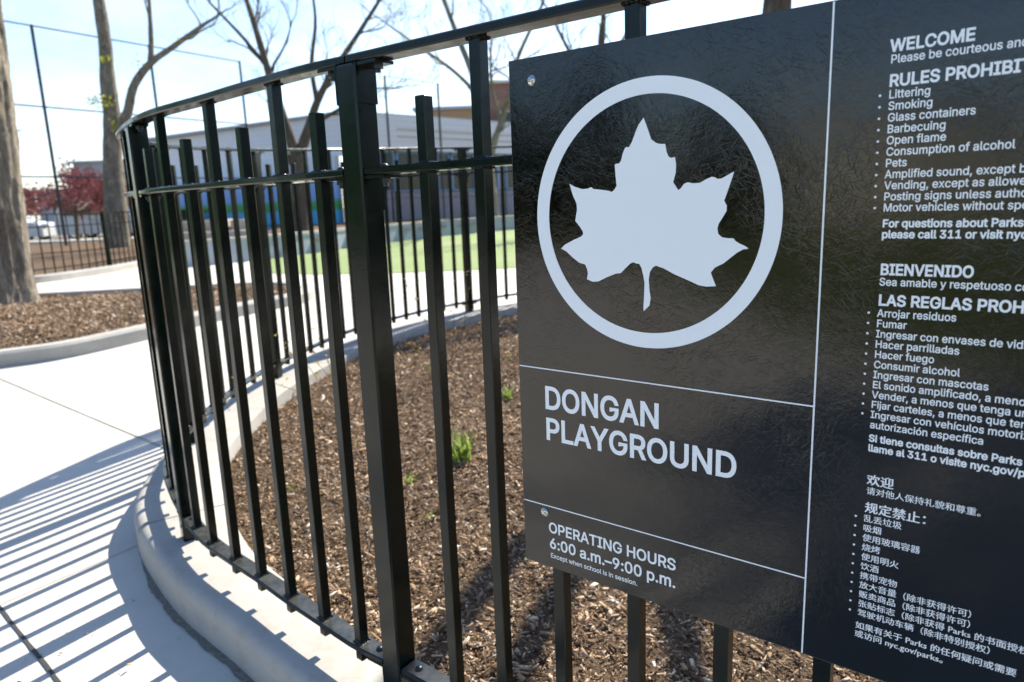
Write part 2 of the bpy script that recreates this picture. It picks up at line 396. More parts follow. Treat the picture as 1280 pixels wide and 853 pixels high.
# fence / kerb line around the near planting bed --------------------
TT = Vector((.78864, -.61490)); NN = Vector((.61490, .78864))
def tn(t, n): return TT * t + NN * n
CL = [tuple(tn(t, 1.031)) for t in (1.0, .6, .3, .08, -.3, -.7, -1.0, -1.19)]
CL += [(-.41, 1.623), (-.53, 1.733), (-.656, 1.85), (-.78, 1.971), (-.901, 2.082), (-1.023, 2.198), (-1.125, 2.315), (-1.222, 2.447),
       (-1.365, 2.66), (-1.502, 2.9), (-1.60, 3.17), (-1.648, 3.4), (-1.668, 3.67), (-1.67, 3.985), (-1.655, 4.25), (-1.615, 4.5), (-1.555, 4.75),
       (-1.45, 5.08), (-1.305, 5.47), (-1.02, 5.9), (-.68, 6.29), (-.42, 6.52), (-.17, 6.71), (.06, 6.86), (.9, 7.35), (2.0, 7.9), (3.4, 8.5), (4.6, 9.0)]
KL = smooth_curve(CL, 10)
d_ = np.gradient(KL, axis=0); d_ /= np.linalg.norm(d_, axis=1)[:, None]
KN = np.c_[d_[:, 1], -d_[:, 0]]           # towards the bed
KS = np.r_[0, np.cumsum(np.hypot(*np.diff(KL, axis=0).T))]
def at_s(s):
    x = np.interp(s, KS, KL[:, 0]); y = np.interp(s, KS, KL[:, 1]); nx = np.interp(s, KS, KN[:, 0]); ny = np.interp(s, KS, KN[:, 1])
    l = math.hypot(nx, ny); return x, y, nx / l, ny / l
def s_of(x, y): return float(KS[np.argmin((KL[:, 0] - x) ** 2 + (KL[:, 1] - y) ** 2)])
S_P0 = s_of(*tn(-1.19, 1.031)); S_P1 = s_of(-1.222, 2.447); S_P2 = s_of(-1.637, 3.50); S_P3 = s_of(-1.59, 4.62)

S_TIP = s_of(-1.40, 2.72); OUTS = []
KT = -1.188 + EYE                           # kerb top above the near path
prof = []
for i in range(len(KL)):
    w = sm((KS[i] - S_P0) / 2.0); inn = .082 + .118 * w; out = -(.118 + .038 * math.exp(-((KS[i] - S_TIP) / .42) ** 2)); OUTS.append(out)
    prof.append([(out, -.2)] + [(out + .040 * (1 - math.cos(a)), KT - .040 * (1 - math.sin(a))) for a in (0, .32, .64, .96, 1.28, 1.5708)] + [(inn - .012, KT), (inn - .003, KT - .004), (inn, KT - .014), (inn, -.2)])
pts = [(x, y, H(y)) for x, y in KL]
m = MB(); m.sweep(pts, KN, prof, True); kb = struct(m.build('kerb', M['kerb'], None, True)); kb.data.set_sharp_from_angle(angle=R(42))
def wav(i): return .0028 * (math.sin(i * .41) + math.sin(i * 1.03 + 1) * .6 + math.sin(i * 2.2 + 2) * .35)
NK = int(np.argmin(abs(KS - (S_TIP - .02)))); m = MB(); m.sweep([(x, y, H(y) + .004) for x, y in KL[:NK]], KN[:NK], [[(o_ + .006, 0), (o_ - .024 * min(1, (NK - i_) / 14) + wav(i_), 0)] for i_, o_ in enumerate(OUTS[:NK])], False); struct(m.build('kerb_joint', M['grit']))
for sj in (S_TIP - .12, S_TIP - 2.35, S_TIP + 2.3):
    j = int(np.argmin(abs(KS - sj))); m = MB(); x, y = KL[j]; tx, ty = d_[j]; q_ = [(u + (-.0015 if u < 0 else .0), w + .0015) for u, w in prof[j][1:-1]]
    m.sweep([(x + tx * e, y + ty * e, H(y)) for e in (-.0022, .0022)], [KN[j]] * 2, q_, False, False); struct(m.build('kerb_joint', M['grit']))
def strip(name, mat, a, b, w, k=24):
    a, b = Vector(a), Vector(b); d = (b - a).normalized(); nn = Vector((d.y, -d.x)); rr = random.Random(7); ps = [a + (b - a) * (i / k) for i in range(k + 1)]
    mm = MB(); mm.sweep([(p.x, p.y, H(p.y) + .004) for p in ps], [nn] * (k + 1), [[(-w / 2 * (.8 + .5 * rr.random()), 0), (w / 2 * (.8 + .5 * rr.random()), 0)] for _ in ps], False); return struct(mm.build(name, mat))
strip('path_joint', M['joint_sealant'], (-1.83, 2.255), (-.95, 1.47), .011)
strip('path_joint', M['joint_sand'], (-1.835, 2.263), (-1.54, 2.70), .004)
strip('path_joint', M['joint_sand'], (-4.9, 6.05), (-1.86, 3.70), .009)
strip('path_joint', M['joint_sand'], (-1.84, 2.263), (-4.4, 4.55), .006)

# near planting bed: soil surface and loose bark chips
bed = [tuple(KL[i] + KN[i] * .06) for i in range(0, len(KL), 4)] + [(4.2, 7.9), (4.2, .2)]
def hash2(x, y): return math.sin(x * 2.1 + 1.3) * math.cos(y * 1.7 + .4) * .5 + math.sin(x * 5.3 + y * 4.1) * .25 + math.sin(x * 11 - y * 9) * .12
def bedz(x, y):
    return H(y) + KT - .075 + .022 * hash2(x, y)
struct(grid_sheet('mulch_bed', M['soil'], bed, .08, bedz))
def chips(name, poly, zf, n, L, seed, label, cat, big=.24):
    rs = np.random.RandomState(seed); P = np.array(poly); lo = P.min(0); hi = P.max(0); pts = []
    pts = np.zeros((0, 2))
    while len(pts) < n:
        c = rs.uniform(lo, hi, (60000, 2)); ok = np.zeros(len(c), bool); x, y = c[:, 0], c[:, 1]
        for i in range(len(P)):
            (x1, y1), (x2, y2) = P[i], P[(i + 1) % len(P)]
            if y1 != y2: ok ^= ((y1 > y) != (y2 > y)) & (x < (x2 - x1) * (y - y1) / (y2 - y1) + x1)
        pts = np.vstack([pts, c[ok]])
    pts = pts[:n]; z = np.array([zf(x, y) for x, y in pts])
    ln = np.exp(rs.normal(0, .45, n)) * np.where(rs.rand(n) < big, L, L * .42); wd = np.clip(ln * rs.uniform(.14, .52, n), .0012, .017); th = wd * rs.uniform(.10, .35, n)
    az = rs.uniform(0, 2 * np.pi, n); pit = rs.normal(0, .38, n); rol = rs.normal(0, .6, n)
    ux = np.c_[np.cos(az) * np.cos(pit), np.sin(az) * np.cos(pit), np.sin(pit)]
    uy0 = np.c_[-np.sin(az), np.cos(az), np.zeros(n)]; uz0 = np.cross(ux, uy0)
    uy = uy0 * np.cos(rol)[:, None] + uz0 * np.sin(rol)[:, None]; uz = np.cross(ux, uy)
    C = np.c_[pts, z + rs.uniform(.0, .024, n)]
    V = []
    for k in (-1, 1):
        for i, j in ((-1, -1), (1, -1), (1, 1), (-1, 1)):
            tp = rs.uniform(.55, 1.0, n); jt = rs.uniform(.8, 1.0, n)
            V.append(C + ux * (ln / 2 * i * jt)[:, None] + uy * (wd / 2 * j * tp)[:, None] + uz * (th / 2 * k)[:, None])
    V = np.stack(V, 1).reshape(-1, 3)
    F0 = np.array([(0, 3, 2, 1), (4, 5, 6, 7), (0, 1, 5, 4), (1, 2, 6, 5), (2, 3, 7, 6), (3, 0, 4, 7)])
    F = (F0[None] + (np.arange(n) * 8)[:, None, None]).reshape(-1)
    me = bpy.data.meshes.new(name); me.vertices.add(len(V)); me.vertices.foreach_set('co', V.astype(np.float32).ravel())
    nf = n * 6; me.loops.add(nf * 4); me.loops.foreach_set('vertex_index', F.astype(np.int32))
    me.polygons.add(nf); me.polygons.foreach_set('loop_start', np.arange(0, nf * 4, 4, dtype=np.int32)); me.polygons.foreach_set('loop_total', np.full(nf, 4, dtype=np.int32))
    me.update(calc_edges=True); me.validate(); me.materials.append(M['chips'])
    o = link(name, me); tag(o, label, cat, None, 'stuff'); return o
bed_in = [tuple(KL[i] + KN[i] * (.092 + .118 * sm((KS[i] - S_P0) / 2.0))) for i in range(0, len(KL), 3)] + [(2.0, 7.5), (1.8, 1.1)]
near_poly = [p for p in bed_in]
chips('bark_mulch', near_poly, bedz, 200000, .0190, 1, 'loose brown bark chips covering the soil inside the black fence', 'mulch')

kerb_strip_ = [tuple(KL[i] - KN[i] * .10) for i in range(40, 150, 4)] + [tuple(KL[i] - KN[i] * 1.1) for i in range(146, 38, -4)]
chips('stray_chips', kerb_strip_, lambda x, y: H(y) - .004, 260, .014, 9, 'few stray bark bits blown onto the concrete walk beside the kerb', 'mulch', .3)

# island bed on the left with the big tree
isl = smooth_curve([(-9.5, 4.4), (-7.0, 4.62), (-5.2, 5.15), (-4.2, 5.66), (-3.76, 5.93), (-3.36, 6.5), (-3.02, 7.23), (-2.7, 7.75), (-2.42, 8.3), (-2.5, 8.95), (-2.9, 9.5), (-3.6, 9.75), (-4.96, 9.55), (-6.3, 9.35), (-9.5, 8.9)], 6)
dd = np.gradient(isl, axis=0); dd /= np.linalg.norm(dd, axis=1)[:, None]; inn_ = np.c_[-dd[:, 1], dd[:, 0]]
m = MB(); m.sweep([(x, y, H(y)) for x, y in isl], inn_, [(0, -.2), (0, .108), (.022, .13), (.15, .13), (.165, .11), (.165, -.2)], True); struct(m.build('kerb', M['kerb']))
islp = [tuple(a + b * .12) for a, b in zip(isl[::3], inn_[::3])]
def islz(x, y): return H(y) + .085 + .03 * hash2(x * .8, y * .8)
struct(grid_sheet('mulch_bed', M['soil'], islp, .15, islz))
isl_in = [tuple(a + b * .2) for a, b in zip(isl[::3], inn_[::3])]
chips('bark_mulch', isl_in, islz, 60000, .030, 2, 'loose brown bark chips around the big tree on the left island bed', 'mulch', .7)

# far left bed with its kerb
far = smooth_curve([(-16, 9.0), (-11, 10.2), (-8.9, 11.3), (-8.05, 12.1), (-7.75, 13.4), (-7.75, 14.9), (-8.1, 17.5), (-8.6, 21), (-9, 26)], 6)
dd = np.gradient(far, axis=0); dd /= np.linalg.norm(dd, axis=1)[:, None]; fn = np.c_[-dd[:, 1], dd[:, 0]]
m = MB(); m.sweep([(x, y, H(y)) for x, y in far], fn, [(0, -.3), (0, .11), (.02, .13), (.2, .13), (.22, .11), (.22, -.3)], True); struct(m.build('kerb', M['kerb']))
farp = [tuple(a + b * .12) for a, b in zip(far[::3], fn[::3])] + [(-9.5, 28), (-40, 27), (-40, 8)]
struct(grid_sheet('mulch_bed', M['soil'], farp, .5, lambda x, y: H(y) + .10 + .03 * hash2(x, y)))

# play lawn and the bed between the low wall and the school
WALL = [(-6.85, 14.2), (-6.5, 14.5), (-6.0, 15.0), (-5.45, 16.0), (-4.75, 17.6), (-4.1, 19.6), (-3.0, 22.2), (-1.6, 24.8), (.4, 27.2), (3.5, 30), (7, 32)]
turf = [(-4.9, 13.6), (-4.2, 12.3), (-3.2, 11.75), (-1.7, 11.5), (.1, 11.6), (3, 11.9), (9, 12.5), (12, 30), (7, 32), (3.5, 30), (.4, 27.2), (-1.6, 24.8), (-3.0, 22.2), (-4.1, 19.6), (-4.75, 17.6), (-5.3, 16.0), (-5.4, 14.9)]
struct(poly_sheet('lawn', M['turf'], turf, .23 + .008))
backbed = WALL[1:] + [(12, 36), (.2, 40), (-7.2, 32.4), (-12, 36.0), (-8.8, 27), (-7.6, 19)]
struct(grid_sheet('mulch_bed', M['soil'], backbed, .5, lambda x, y: .23 + .34 + .05 * hash2(x * .6, y * .6)))
from mathutils import noise as mnoise
# ------------------------------------------------------------------ buildings and walls far behind
sw = thing('low_wall', (-4.75, 17.6, .23), 'low blue-grey concrete retaining wall curving behind the green lawn', 'wall')
WS = smooth_curve(WALL, 5); dd = np.gradient(WS, axis=0); dd /= np.linalg.norm(dd, axis=1)[:, None]; wn = np.c_[-dd[:, 1], dd[:, 0]]
m = MB(); m.sweep([(x, y, .23) for x, y in WS], wn, [(0, -.3), (0, .46), (.28, .46), (.28, -.3)], True); m.build('wall_body', M['wall_bluegrey'], sw)
m = MB(); m.sweep([(x, y, .23) for x, y in WS], wn, [(-.02, .46), (-.02, .53), (.31, .53), (.31, .46)], True); m.build('coping', M['kerb'], sw)

SC = Vector((-7.1, 33.0)); SL = Vector((-20.4, 42.3)); SR = Vector((8.5, 49.2))
school = thing('school_building', (-7.1, 33, .23), 'long low grey school building with a blue painted mural wall behind the lawn', 'building')
GB, Z1, ZT = .1, 3.62, 5.4
m = MB(); m.wall(SC, SL, Z1, ZT, .35, 1); m.build('upper_wall', M['siding'], school)
m = MB(); m.wall(SC + (SL - SC).normalized() * .6, SL, GB, Z1, .3, -1)
mw = m.build('mural_wall', M['mural'], school); mw['label'] = 'blue mural wall with a green band'
dR = (SR - SC).normalized(); nR = Vector((dR.y, -dR.x))
m = MB(); m.wall(SC, SR, 3.84, ZT, .35, 1); m.build('upper_wall', M['siding'], school)
m = MB(); m.wall(SC, SR, GB, 1.88, .3, 1); m.build('lower_wall', M['lilac_wall'], school)
m = MB(); m.wall(SC - nR * .35, SR - nR * .35, 1.88, 3.84, .2, 1); m.build('recess_wall', M['roof_grey'], school)
for zz in (4.45, 4.78):
    m = MB(); m.wall(SC + nR * .352 + dR * 2.6, SR + nR * .352, zz, zz + .075, .04, 1); m.build('trim_band', M['cream_trim'], school)
m = MB(); m.add([(SC.x, SC.y - .08, ZT), (SR.x + .6, SR.y, ZT), (SR.x - 9, SR.y + 14, ZT), (SL.x, SL.y + 14, ZT), (SL.x - .5, SL.y - .2, ZT)], [(0, 1, 2, 3, 4)])
m.add([(v[0], v[1], v[2] + .14) for v in m.v[:5]], [(0, 1, 2, 3, 4)]); m.f += [(i, (i + 1) % 5, 5 + (i + 1) % 5, 5 + i) for i in range(5)]; m.build('roof', M['roof_grey'], school)
k = 0.9
while k < 20:
    a = SC + dR * k + nR * .02; b_ = a + dR * 1.55
    f = MB()
    for z0, z1 in ((1.90, 1.99), (3.74, 3.83)): f.wall(a, b_, z0, z1, .12, 1)
    for q in (0, .5, 1): p = a.lerp(b_, q) - dR * .05; f.wall(p, p + dR * .10, 1.99, 3.74, .12, 1)
    fr = f.build('window', M['window_frame_blue'], school)
    g = MB(); g.wall(a + nR * .03, b_ + nR * .03, 1.99, 3.74, .04, 1); g.build('pane', M['glass'], fr)
    k += 1.75
    if int(k * 10) % 3 == 0:
        g = MB(); g.wall(SC + dR * (k - .15), SC + dR * (k + .35), 1.88, 3.84, .1, 1); g.build('pier', M['lilac_wall'], school); k += .5

def box_building(name, x0, x1, y, dep, z1, mat, label, roof, win=True, z0=0):
    t = thing(name, ((x0 + x1) / 2, y, z0), label, 'building')
    m = MB(); m.box(((x0 + x1) / 2, y + dep / 2, (z0 + z1) / 2), (x1 - x0, dep, z1 - z0)); m.build('wall', mat, t)
    m = MB(); m.box(((x0 + x1) / 2, y + dep / 2, z1 + .12), (x1 - x0 + .7, dep + .7, .22)); m.build('roof', roof, t)
    if win:
        z = z0 + 1.6
        while z + 1.4 < z1:
            x = x0 + 1.2
            while x + 1.4 < x1:
                f = MB(); f.box((x + .6, y - .02, z + .6), (1.3, .08, 1.4)); fr = f.build('window', M['cream_trim'], t)
                g = MB(); g.box((x + .6, y - .065, z + .6), (1.1, .03, 1.2)); g.build('pane', M['glass'], fr); x += 2.9
            z += 2.9
    return t
box_building('brick_building', -1.6, 14, 62, 14, 10.9, M['brick'], 'tall red brick building rising above the grey school roof', M['cream_trim'])
box_building('ochre_building', -6.9, -1.75, 59, 10, 8.6, M['ochre_brick'], 'ochre brick building with an overhanging grey roof beside the red brick one', M['roof_grey'], False)
box_building('grey_building', -36.8, -28, 62, 12, 4.35, M['grey_render'], 'stepped grey block behind the purple-leaved tree', M['roof_grey'])
box_building('grey_building', -41.5, -37.6, 64, 12, 3.5, M['grey_render'], 'lowest pale grey house at the far left behind the white sedan', M['cream_trim'])
box_building('grey_building', -45.0, -39.2, 76, 12, 6.7, M['lilac_wall'], 'upper grey block standing behind the stepped grey block', M['roof_grey'])
st = thing('stone_steps', (-7.1, 16.6, .3), 'pale stone block steps stacked behind the low wall by the mural', 'steps')
for r_ in range(3):
    for c_ in range(3):
        x = -7.75 + c_ * .62 + .08 * (r_ % 2); y = 16.6 + r_ * .6
        m = MB(); m.cbox((x, y, .30 + .14 + r_ * .26), (.54, .58, .30 + .03 * ((c_ + r_) % 2)), .03, (1, .06)); m.build('stone_block', M['stone_block'], st)

# ------------------------------------------------------------------ trees
def limb(m, pts, r0, r1, n=9, wob=0, rnd=None, sub=5):
    P = [Vector(p) for p in pts]; C = smooth_curve([tuple(p) for p in P], sub) if len(P) > 2 else np.array([tuple(P[0].lerp(P[1], i / sub)) for i in range(sub + 1)])
    K = len(C); rad = [r0 + (r1 - r0) * (i / (K - 1)) ** .8 for i in range(K)]
    if rnd: rad = [r * (1 + wob * (rnd.random() - .5)) for r in rad]
    m.tube([tuple(c) for c in C], rad, n); return [Vector(c) for c in C], rad
def grow(m, base, d, ln, r, depth, rnd, tips, up=.12, spread=.75):
    d = d.normalized(); pts = [base]; p = base.copy(); q = d.copy(); k = 4
    for i in range(k):
        q = (q + Vector((rnd.gauss(0, .20), rnd.gauss(0, .20), rnd.gauss(up * .5, .16)))).normalized(); p = p + q * (ln / k); pts.append(p.copy())
    r1 = max(r * .55, .004)
    m.tube([tuple(v) for v in pts], [r + (r1 - r) * i / k for i in range(k + 1)], 6 if r > .02 else 4)
    if depth == 0: tips.append((pts[-1], q)); tips.append((pts[-2], q)); return
    nb = 2 + (rnd.random() < .55)
    for i in range(nb):
        ax = q.orthogonal().normalized(); ax.rotate(Matrix.Rotation(rnd.uniform(0, 6.28), 3, q))
        e = q.copy(); e = (e + ax * rnd.uniform(.35, spread)).normalized(); e.z += up
        b = pts[rnd.choice((2, 3, 4, 4))]
        grow(m, b, e, ln * rnd.uniform(.62, .85), r1 * rnd.uniform(.65, .95), depth - 1, rnd, tips, up, spread)
def leaves(m, tips, rnd, per, size, rad):
    for p, q in tips:
        for _ in range(per):
            c = p + Vector((rnd.gauss(0, rad), rnd.gauss(0, rad), rnd.gauss(0, rad)))
            a = Vector((rnd.gauss(0, 1), rnd.gauss(0, 1), rnd.gauss(0, 1))).normalized(); b = a.orthogonal().normalized(); s_ = size * rnd.uniform(.5, 1.3)
            m.add([c - a * s_, c + b * s_ * .55, c + a * s_, c - b * s_ * .55], [(0, 1, 2, 3)])
def tree(name, base, label, mat, limbs, seed, fine_from, depth=3, ln=1.4, buds=(1, .05, .08), trunk_n=14, budmat='bud_leaf', spread=.75, up=.12, extra_buds=()):
    rnd = random.Random(seed); t = thing(name, base, label, 'tree'); B = Vector(base)
    m = MB(); ends = []
    for pts, r0, r1 in limbs:
        C, rad = limb(m, [B + Vector(p) for p in pts], r0, r1, trunk_n, .10, rnd); ends.append((C, rad))
    m.build('trunk', M[mat], t, True)
    b = MB(); tips = []
    for li, cnt in fine_from:
        C, rad = ends[li]
        for i in range(cnt):
            j = int(len(C) * rnd.uniform(.74 if budmat == 'dark_leaf' else .35, .99)) if i else len(C) - 1
            d0 = (C[min(j + 1, len(C) - 1)] - C[max(j - 1, 0)]).normalized(); ax = Vector((rnd.gauss(0, 1), rnd.gauss(0, 1), rnd.gauss(.2, .6))).normalized()
            grow(b, C[j], (d0 + ax * (.8 if i else .25)), ln * rnd.uniform(.7, 1.2), rad[j] * (.9 if not i else .45), depth, rnd, tips, up, spread)
    l = MB(); leaves(l, tips, rnd, buds[0], buds[1], buds[2])
    for p, cnt, rr in extra_buds: leaves(l, [(B + Vector(p), None)], rnd, cnt, buds[1] * 1.3, rr)
    b.build2(l, 'crown', M[mat], M[budmat], t)
    return t
G2 = .23
# big near trunk on the island (its crown is above the picture); flared, plated bark
bt = thing('street_tree', (-6.28, 8.6, .30), 'thick grey-barked tree trunk with a flared foot in the island mulch bed', 'tree'); B = Vector((-6.28, 8.6, .27))
rnd = random.Random(11); m = MB(); nz, na = 170, 96; Ht = 6.4
for i in range(nz):
    z = Ht * i / (nz - 1); r = .345 - .006 * z + .12 * math.exp(-z * 3.4)
    cx = -.01 + .098 * z - .006 * z * z; cy = .03 * math.sin(z)
    for j in range(na):
        a = 2 * math.pi * j / na
        q = math.sin(a * 9 + 1.7 * math.sin(z * 1.3)) * .012 + math.sin(a * 5 + z * 1.1) * .014 + math.sin(a * 14 + 2.4 * math.sin(z * 2.1 + a)) * .009 + rnd.uniform(-.007, .007)
        q = q * .5 + .06 * math.exp(-z * 3) * math.sin(a * 4 + .6)
        pv = Vector((math.cos(a) * 2.6, math.sin(a) * 2.6, z * .75)); q += .030 * (1 - 2 * abs(mnoise.noise(pv * 1.7))) + .016 * (1 - 2 * abs(mnoise.noise(pv * 4.3))) - .022
        m.v.append((B.x + cx + (r + q) * math.cos(a), B.y + cy + (r + q) * math.sin(a), B.z + z - .08))
m.f = [(i * na + j, i * na + (j + 1) % na, (i + 1) * na + (j + 1) % na, (i + 1) * na + j) for i in range(nz - 1) for j in range(na)]
m.build('trunk', M['grey_bark'], bt, True)
b = MB(); tips = []; top = Vector((B.x + .28, B.y, B.z + Ht - .1))
for a in range(5): grow(b, top, Vector((math.cos(a * 1.3 - .2), math.sin(a * 1.3 - .2), 1.1)), 2.3, .17, 3, rnd, tips, .1)
l = MB(); leaves(l, tips, rnd, 2, .05, .1); b.build2(l, 'crown', M['grey_bark'], M['bud_leaf'], bt)

tree('street_tree', (-12.05, 22, .33), 'forked grey tree with a curving right limb and yellow-green tufts in the far left bed', 'grey_bark',
     [([(0, 0, -.1), (.12, 0, 1.2), (.22, 0, 2.5), (.40, 0, 3.9), (.42, 0, 4.9), (.50, 0, 6.1), (.4, .1, 8.4)], .37, .15),
      ([(.55, -.1, 3.35), (.95, -.15, 3.95), (1.25, -.15, 4.7), (1.78, -.1, 5.30), (2.4, 0, 5.72), (3.3, .1, 6.3)], .17, .06),
      ([(1.80, -.1, 5.30), (1.85, 0, 6.0), (1.9, .1, 7.2)], .10, .05)], 21, [(1, 3), (2, 3)], 3, 1.0, (1, .035, .06), 14, 'bud_leaf', .75, .12,
     [((.12, -.35, 4.25), 60, .13), ((.42, -.3, 4.22), 60, .13), ((.55, -.3, 5.45), 30, .10), ((.62, -.35, 3.62), 25, .08), ((1.5, -.25, 5.25), 20, .12), ((2.7, -.1, 6.0), 30, .2)])
tree('street_tree', (-6.98, 24, .52), 'bare brown tree dividing into a wide V in front of the grey school', 'brown_bark',
     [([(0, 0, -.1), (.10, 0, 1.0), (.17, 0, 1.9), (.20, 0, 2.55)], .34, .27),
      ([(.16, 0, 2.4), (-.12, 0, 3.4), (-.36, 0, 4.4), (-.62, 0, 5.6), (-.9, 0, 6.9), (-1.3, .1, 8.4)], .20, .06),
      ([(.22, 0, 2.5), (.58, 0, 3.3), (.95, 0, 4.15), (1.5, 0, 5.0), (2.3, 0, 6.0), (3.2, .1, 7.2)], .19, .05),
      ([(.45, -.05, 3.15), (1.0, -.1, 3.55), (1.9, -.1, 4.0), (2.9, 0, 4.5)], .10, .03),
      ([(-.36, 0, 4.4), (-.55, .1, 5.2), (-1.25, .1, 6.2), (-2.2, .1, 7.3)], .10, .035),
      ([(.95, 0, 4.2), (.85, .1, 5.3), (1.1, .1, 6.7), (1.0, .1, 8.2)], .09, .03),
      ([(-.05, .05, 2.2), (-.5, .1, 3.3), (-.62, .1, 4.5), (-.35, .1, 5.4)], .10, .05)], 33, [(1, 6), (2, 7), (3, 5), (4, 5), (5, 5), (6, 2)], 4, 1.15, (1, .022, .05), 12)
tree('street_tree', (-.62, 27.6, .52), 'slender mottled tree beside the brick building, partly behind the sign edge', 'mottled_bark',
     [([(0, 0, -.1), (.03, 0, 1.0), (-.02, 0, 2.0), (-.10, 0, 3.4), (-.4, 0, 5.2), (-.9, 0, 6.6), (-1.6, 0, 8.6)], .30, .07),
      ([(-.03, 0, 2.1), (.35, 0, 3.3), (.85, 0, 4.6), (1.25, 0, 6.0), (2.2, 0, 7.8)], .14, .05),
      ([(-.3, 0, 4.7), (-1.2, 0, 5.6), (-2.3, 0, 6.4), (-3.4, 0, 7.2)], .09, .03),
      ([(.5, 0, 3.7), (.2, .1, 5.2), (.3, .1, 7.2)], .08, .03)], 44, [(0, 7), (1, 6), (2, 6), (3, 5)], 4, 1.15, (1, .022, .05), 12)
tree('street_tree', (2.02, 5.5, .25), 'dark forked trunk standing behind the sign, only a bit of it above the sign top, its unseen leafy crown added for shade', 'brown_bark',
     [([(0, 0, -.1), (.01, 0, 1.0), (-.01, 0, 1.9), (.0, 0, 2.45), (.03, 0, 2.8)], .125, .09),
      ([(.01, 0, 2.5), (-.16, 0, 3.4), (.25, 0, 5.2), (.8, .1, 7.1)], .075, .04), ([(.04, 0, 2.6), (.5, 0, 3.6), (1.2, .1, 5.4), (1.7, .1, 7.3)], .08, .04),
      ([(.03, 0, 2.7), (.25, .1, 4.0), (.8, .4, 5.8), (1.35, .4, 7.7)], .07, .04)], 55, [(1, 3), (2, 4), (3, 4)], 3, .78, (44, .08, .15), 12, 'dark_leaf', .75, .12)  # leafy crown added above the view and leaned to shade the walk
tree('street_tree', (3.1, 23.5, .50), 'thin bare tree farther behind the sign whose twigs show over its top', 'brown_bark',
     [([(0, 0, -.1), (.05, 0, 2.0), (-.1, 0, 4.0), (.1, 0, 6.0)], .2, .10), ([(-.05, 0, 3.6), (-.9, 0, 5.2), (-1.6, 0, 6.6)], .09, .03), ([(.0, 0, 4.4), (.7, 0, 5.6), (1.5, 0, 6.8)], .08, .03)], 66, [(0, 5), (1, 5), (2, 5)], 3, 1.2, (1, .022, .05), 10)
# purple-leaved plum
rnd = random.Random(77); pt = thing('plum_tree', (-19.0, 31.6, .3), 'round purple-red leaved tree in front of the grey houses', 'tree'); B = Vector((-19.0, 31.6, .3))
m = MB(); limb(m, [B + Vector(p) for p in ((0, 0, -.1), (.05, 0, .6), (.15, 0, 1.6))], .10, .07, 10)
tips = []; b = MB()
for a in range(9):
    an = a * .7 + .2; grow(b, B + Vector((.13, 0, 1.15 + .05 * a)), Vector((math.cos(an) * 1.5, math.sin(an) * 1.1, .40)), 1.3, .05, 3, rnd, tips, -.02, .9)
m.build('trunk', M['brown_bark'], pt, True)
tips = [t_ for t_ in tips if 1.75 < t_[0].z < 3.25]
l = MB(); leaves(l, tips, rnd, 30, .09, .22); b.build2(l, 'crown', M['brown_bark'], M['plum_leaf'], pt)

# ------------------------------------------------------------------ tall ball-field fence, light pole, low fences
bf = thing('ball_field_fence', (-13.3, 28.5, .2), 'tall black ball-field fence of thin poles and wires crossing the sky', 'fence')
PO = [(-19.6, 18.2), (-17.6, 21.5), (-15.47, 25.0), (-13.33, 28.5), (-11.2, 32.0), (-9.4, 35.0 - 2.9)]
PO = [(-17.6, 21.5), (-15.47, 25.0), (-13.33, 28.5), (-11.2, 32.0)]
for x, y in PO:
    m = MB(); m.tube([(x, y, .2), (x, y, 7.58)], .052, 8); m.build('pole', M['black_pole'], bf)
for z in (7.55, 4.98, 2.68):
    m = MB(); m.tube([(x, y, z) for x, y in PO], .026, 6); m.build('rail', M['black_pole'], bf)
bf2 = thing('ball_field_fence', (-6.0, 38 - 6.6, .5), 'farther pair of tall thin black poles standing in front of the school', 'fence')
P2 = [(-6.0 * .83, 38 * .83), (-3.58 * .83, 41 * .83), (-.9, 36.5), (2.2, 39.0)]
for x, y in P2:
    z1 = 6.7
    m = MB(); m.tube([(x, y, .3), (x, y, z1)], .05, 8); m.build('pole', M['black_pole'], bf2)
m = MB(); m.tube([(x, y, 6.68) for x, y in P2], .014, 6); m.build('rail', M['black_pole'], bf2)
lp = thing('light_pole', (-21.9, 32.4, .3), 'thin pale leaning pole left of the purple-leaved tree', 'pole')
m = MB(); m.tube([(-21.75, 32.4, .3), (-21.85, 32.4, 2.6), (-21.95, 32.4, 5.0)], [.09, .075, .05], 10); m.build('shaft', M['pale_pole'], lp)
m = MB(); m.tube([(-21.95, 32.4, 4.98), (-21.6, 32.4, 5.1), (-21.2, 32.4, 5.12)], .03, 6); m.build('arm', M['pale_pole'], lp)

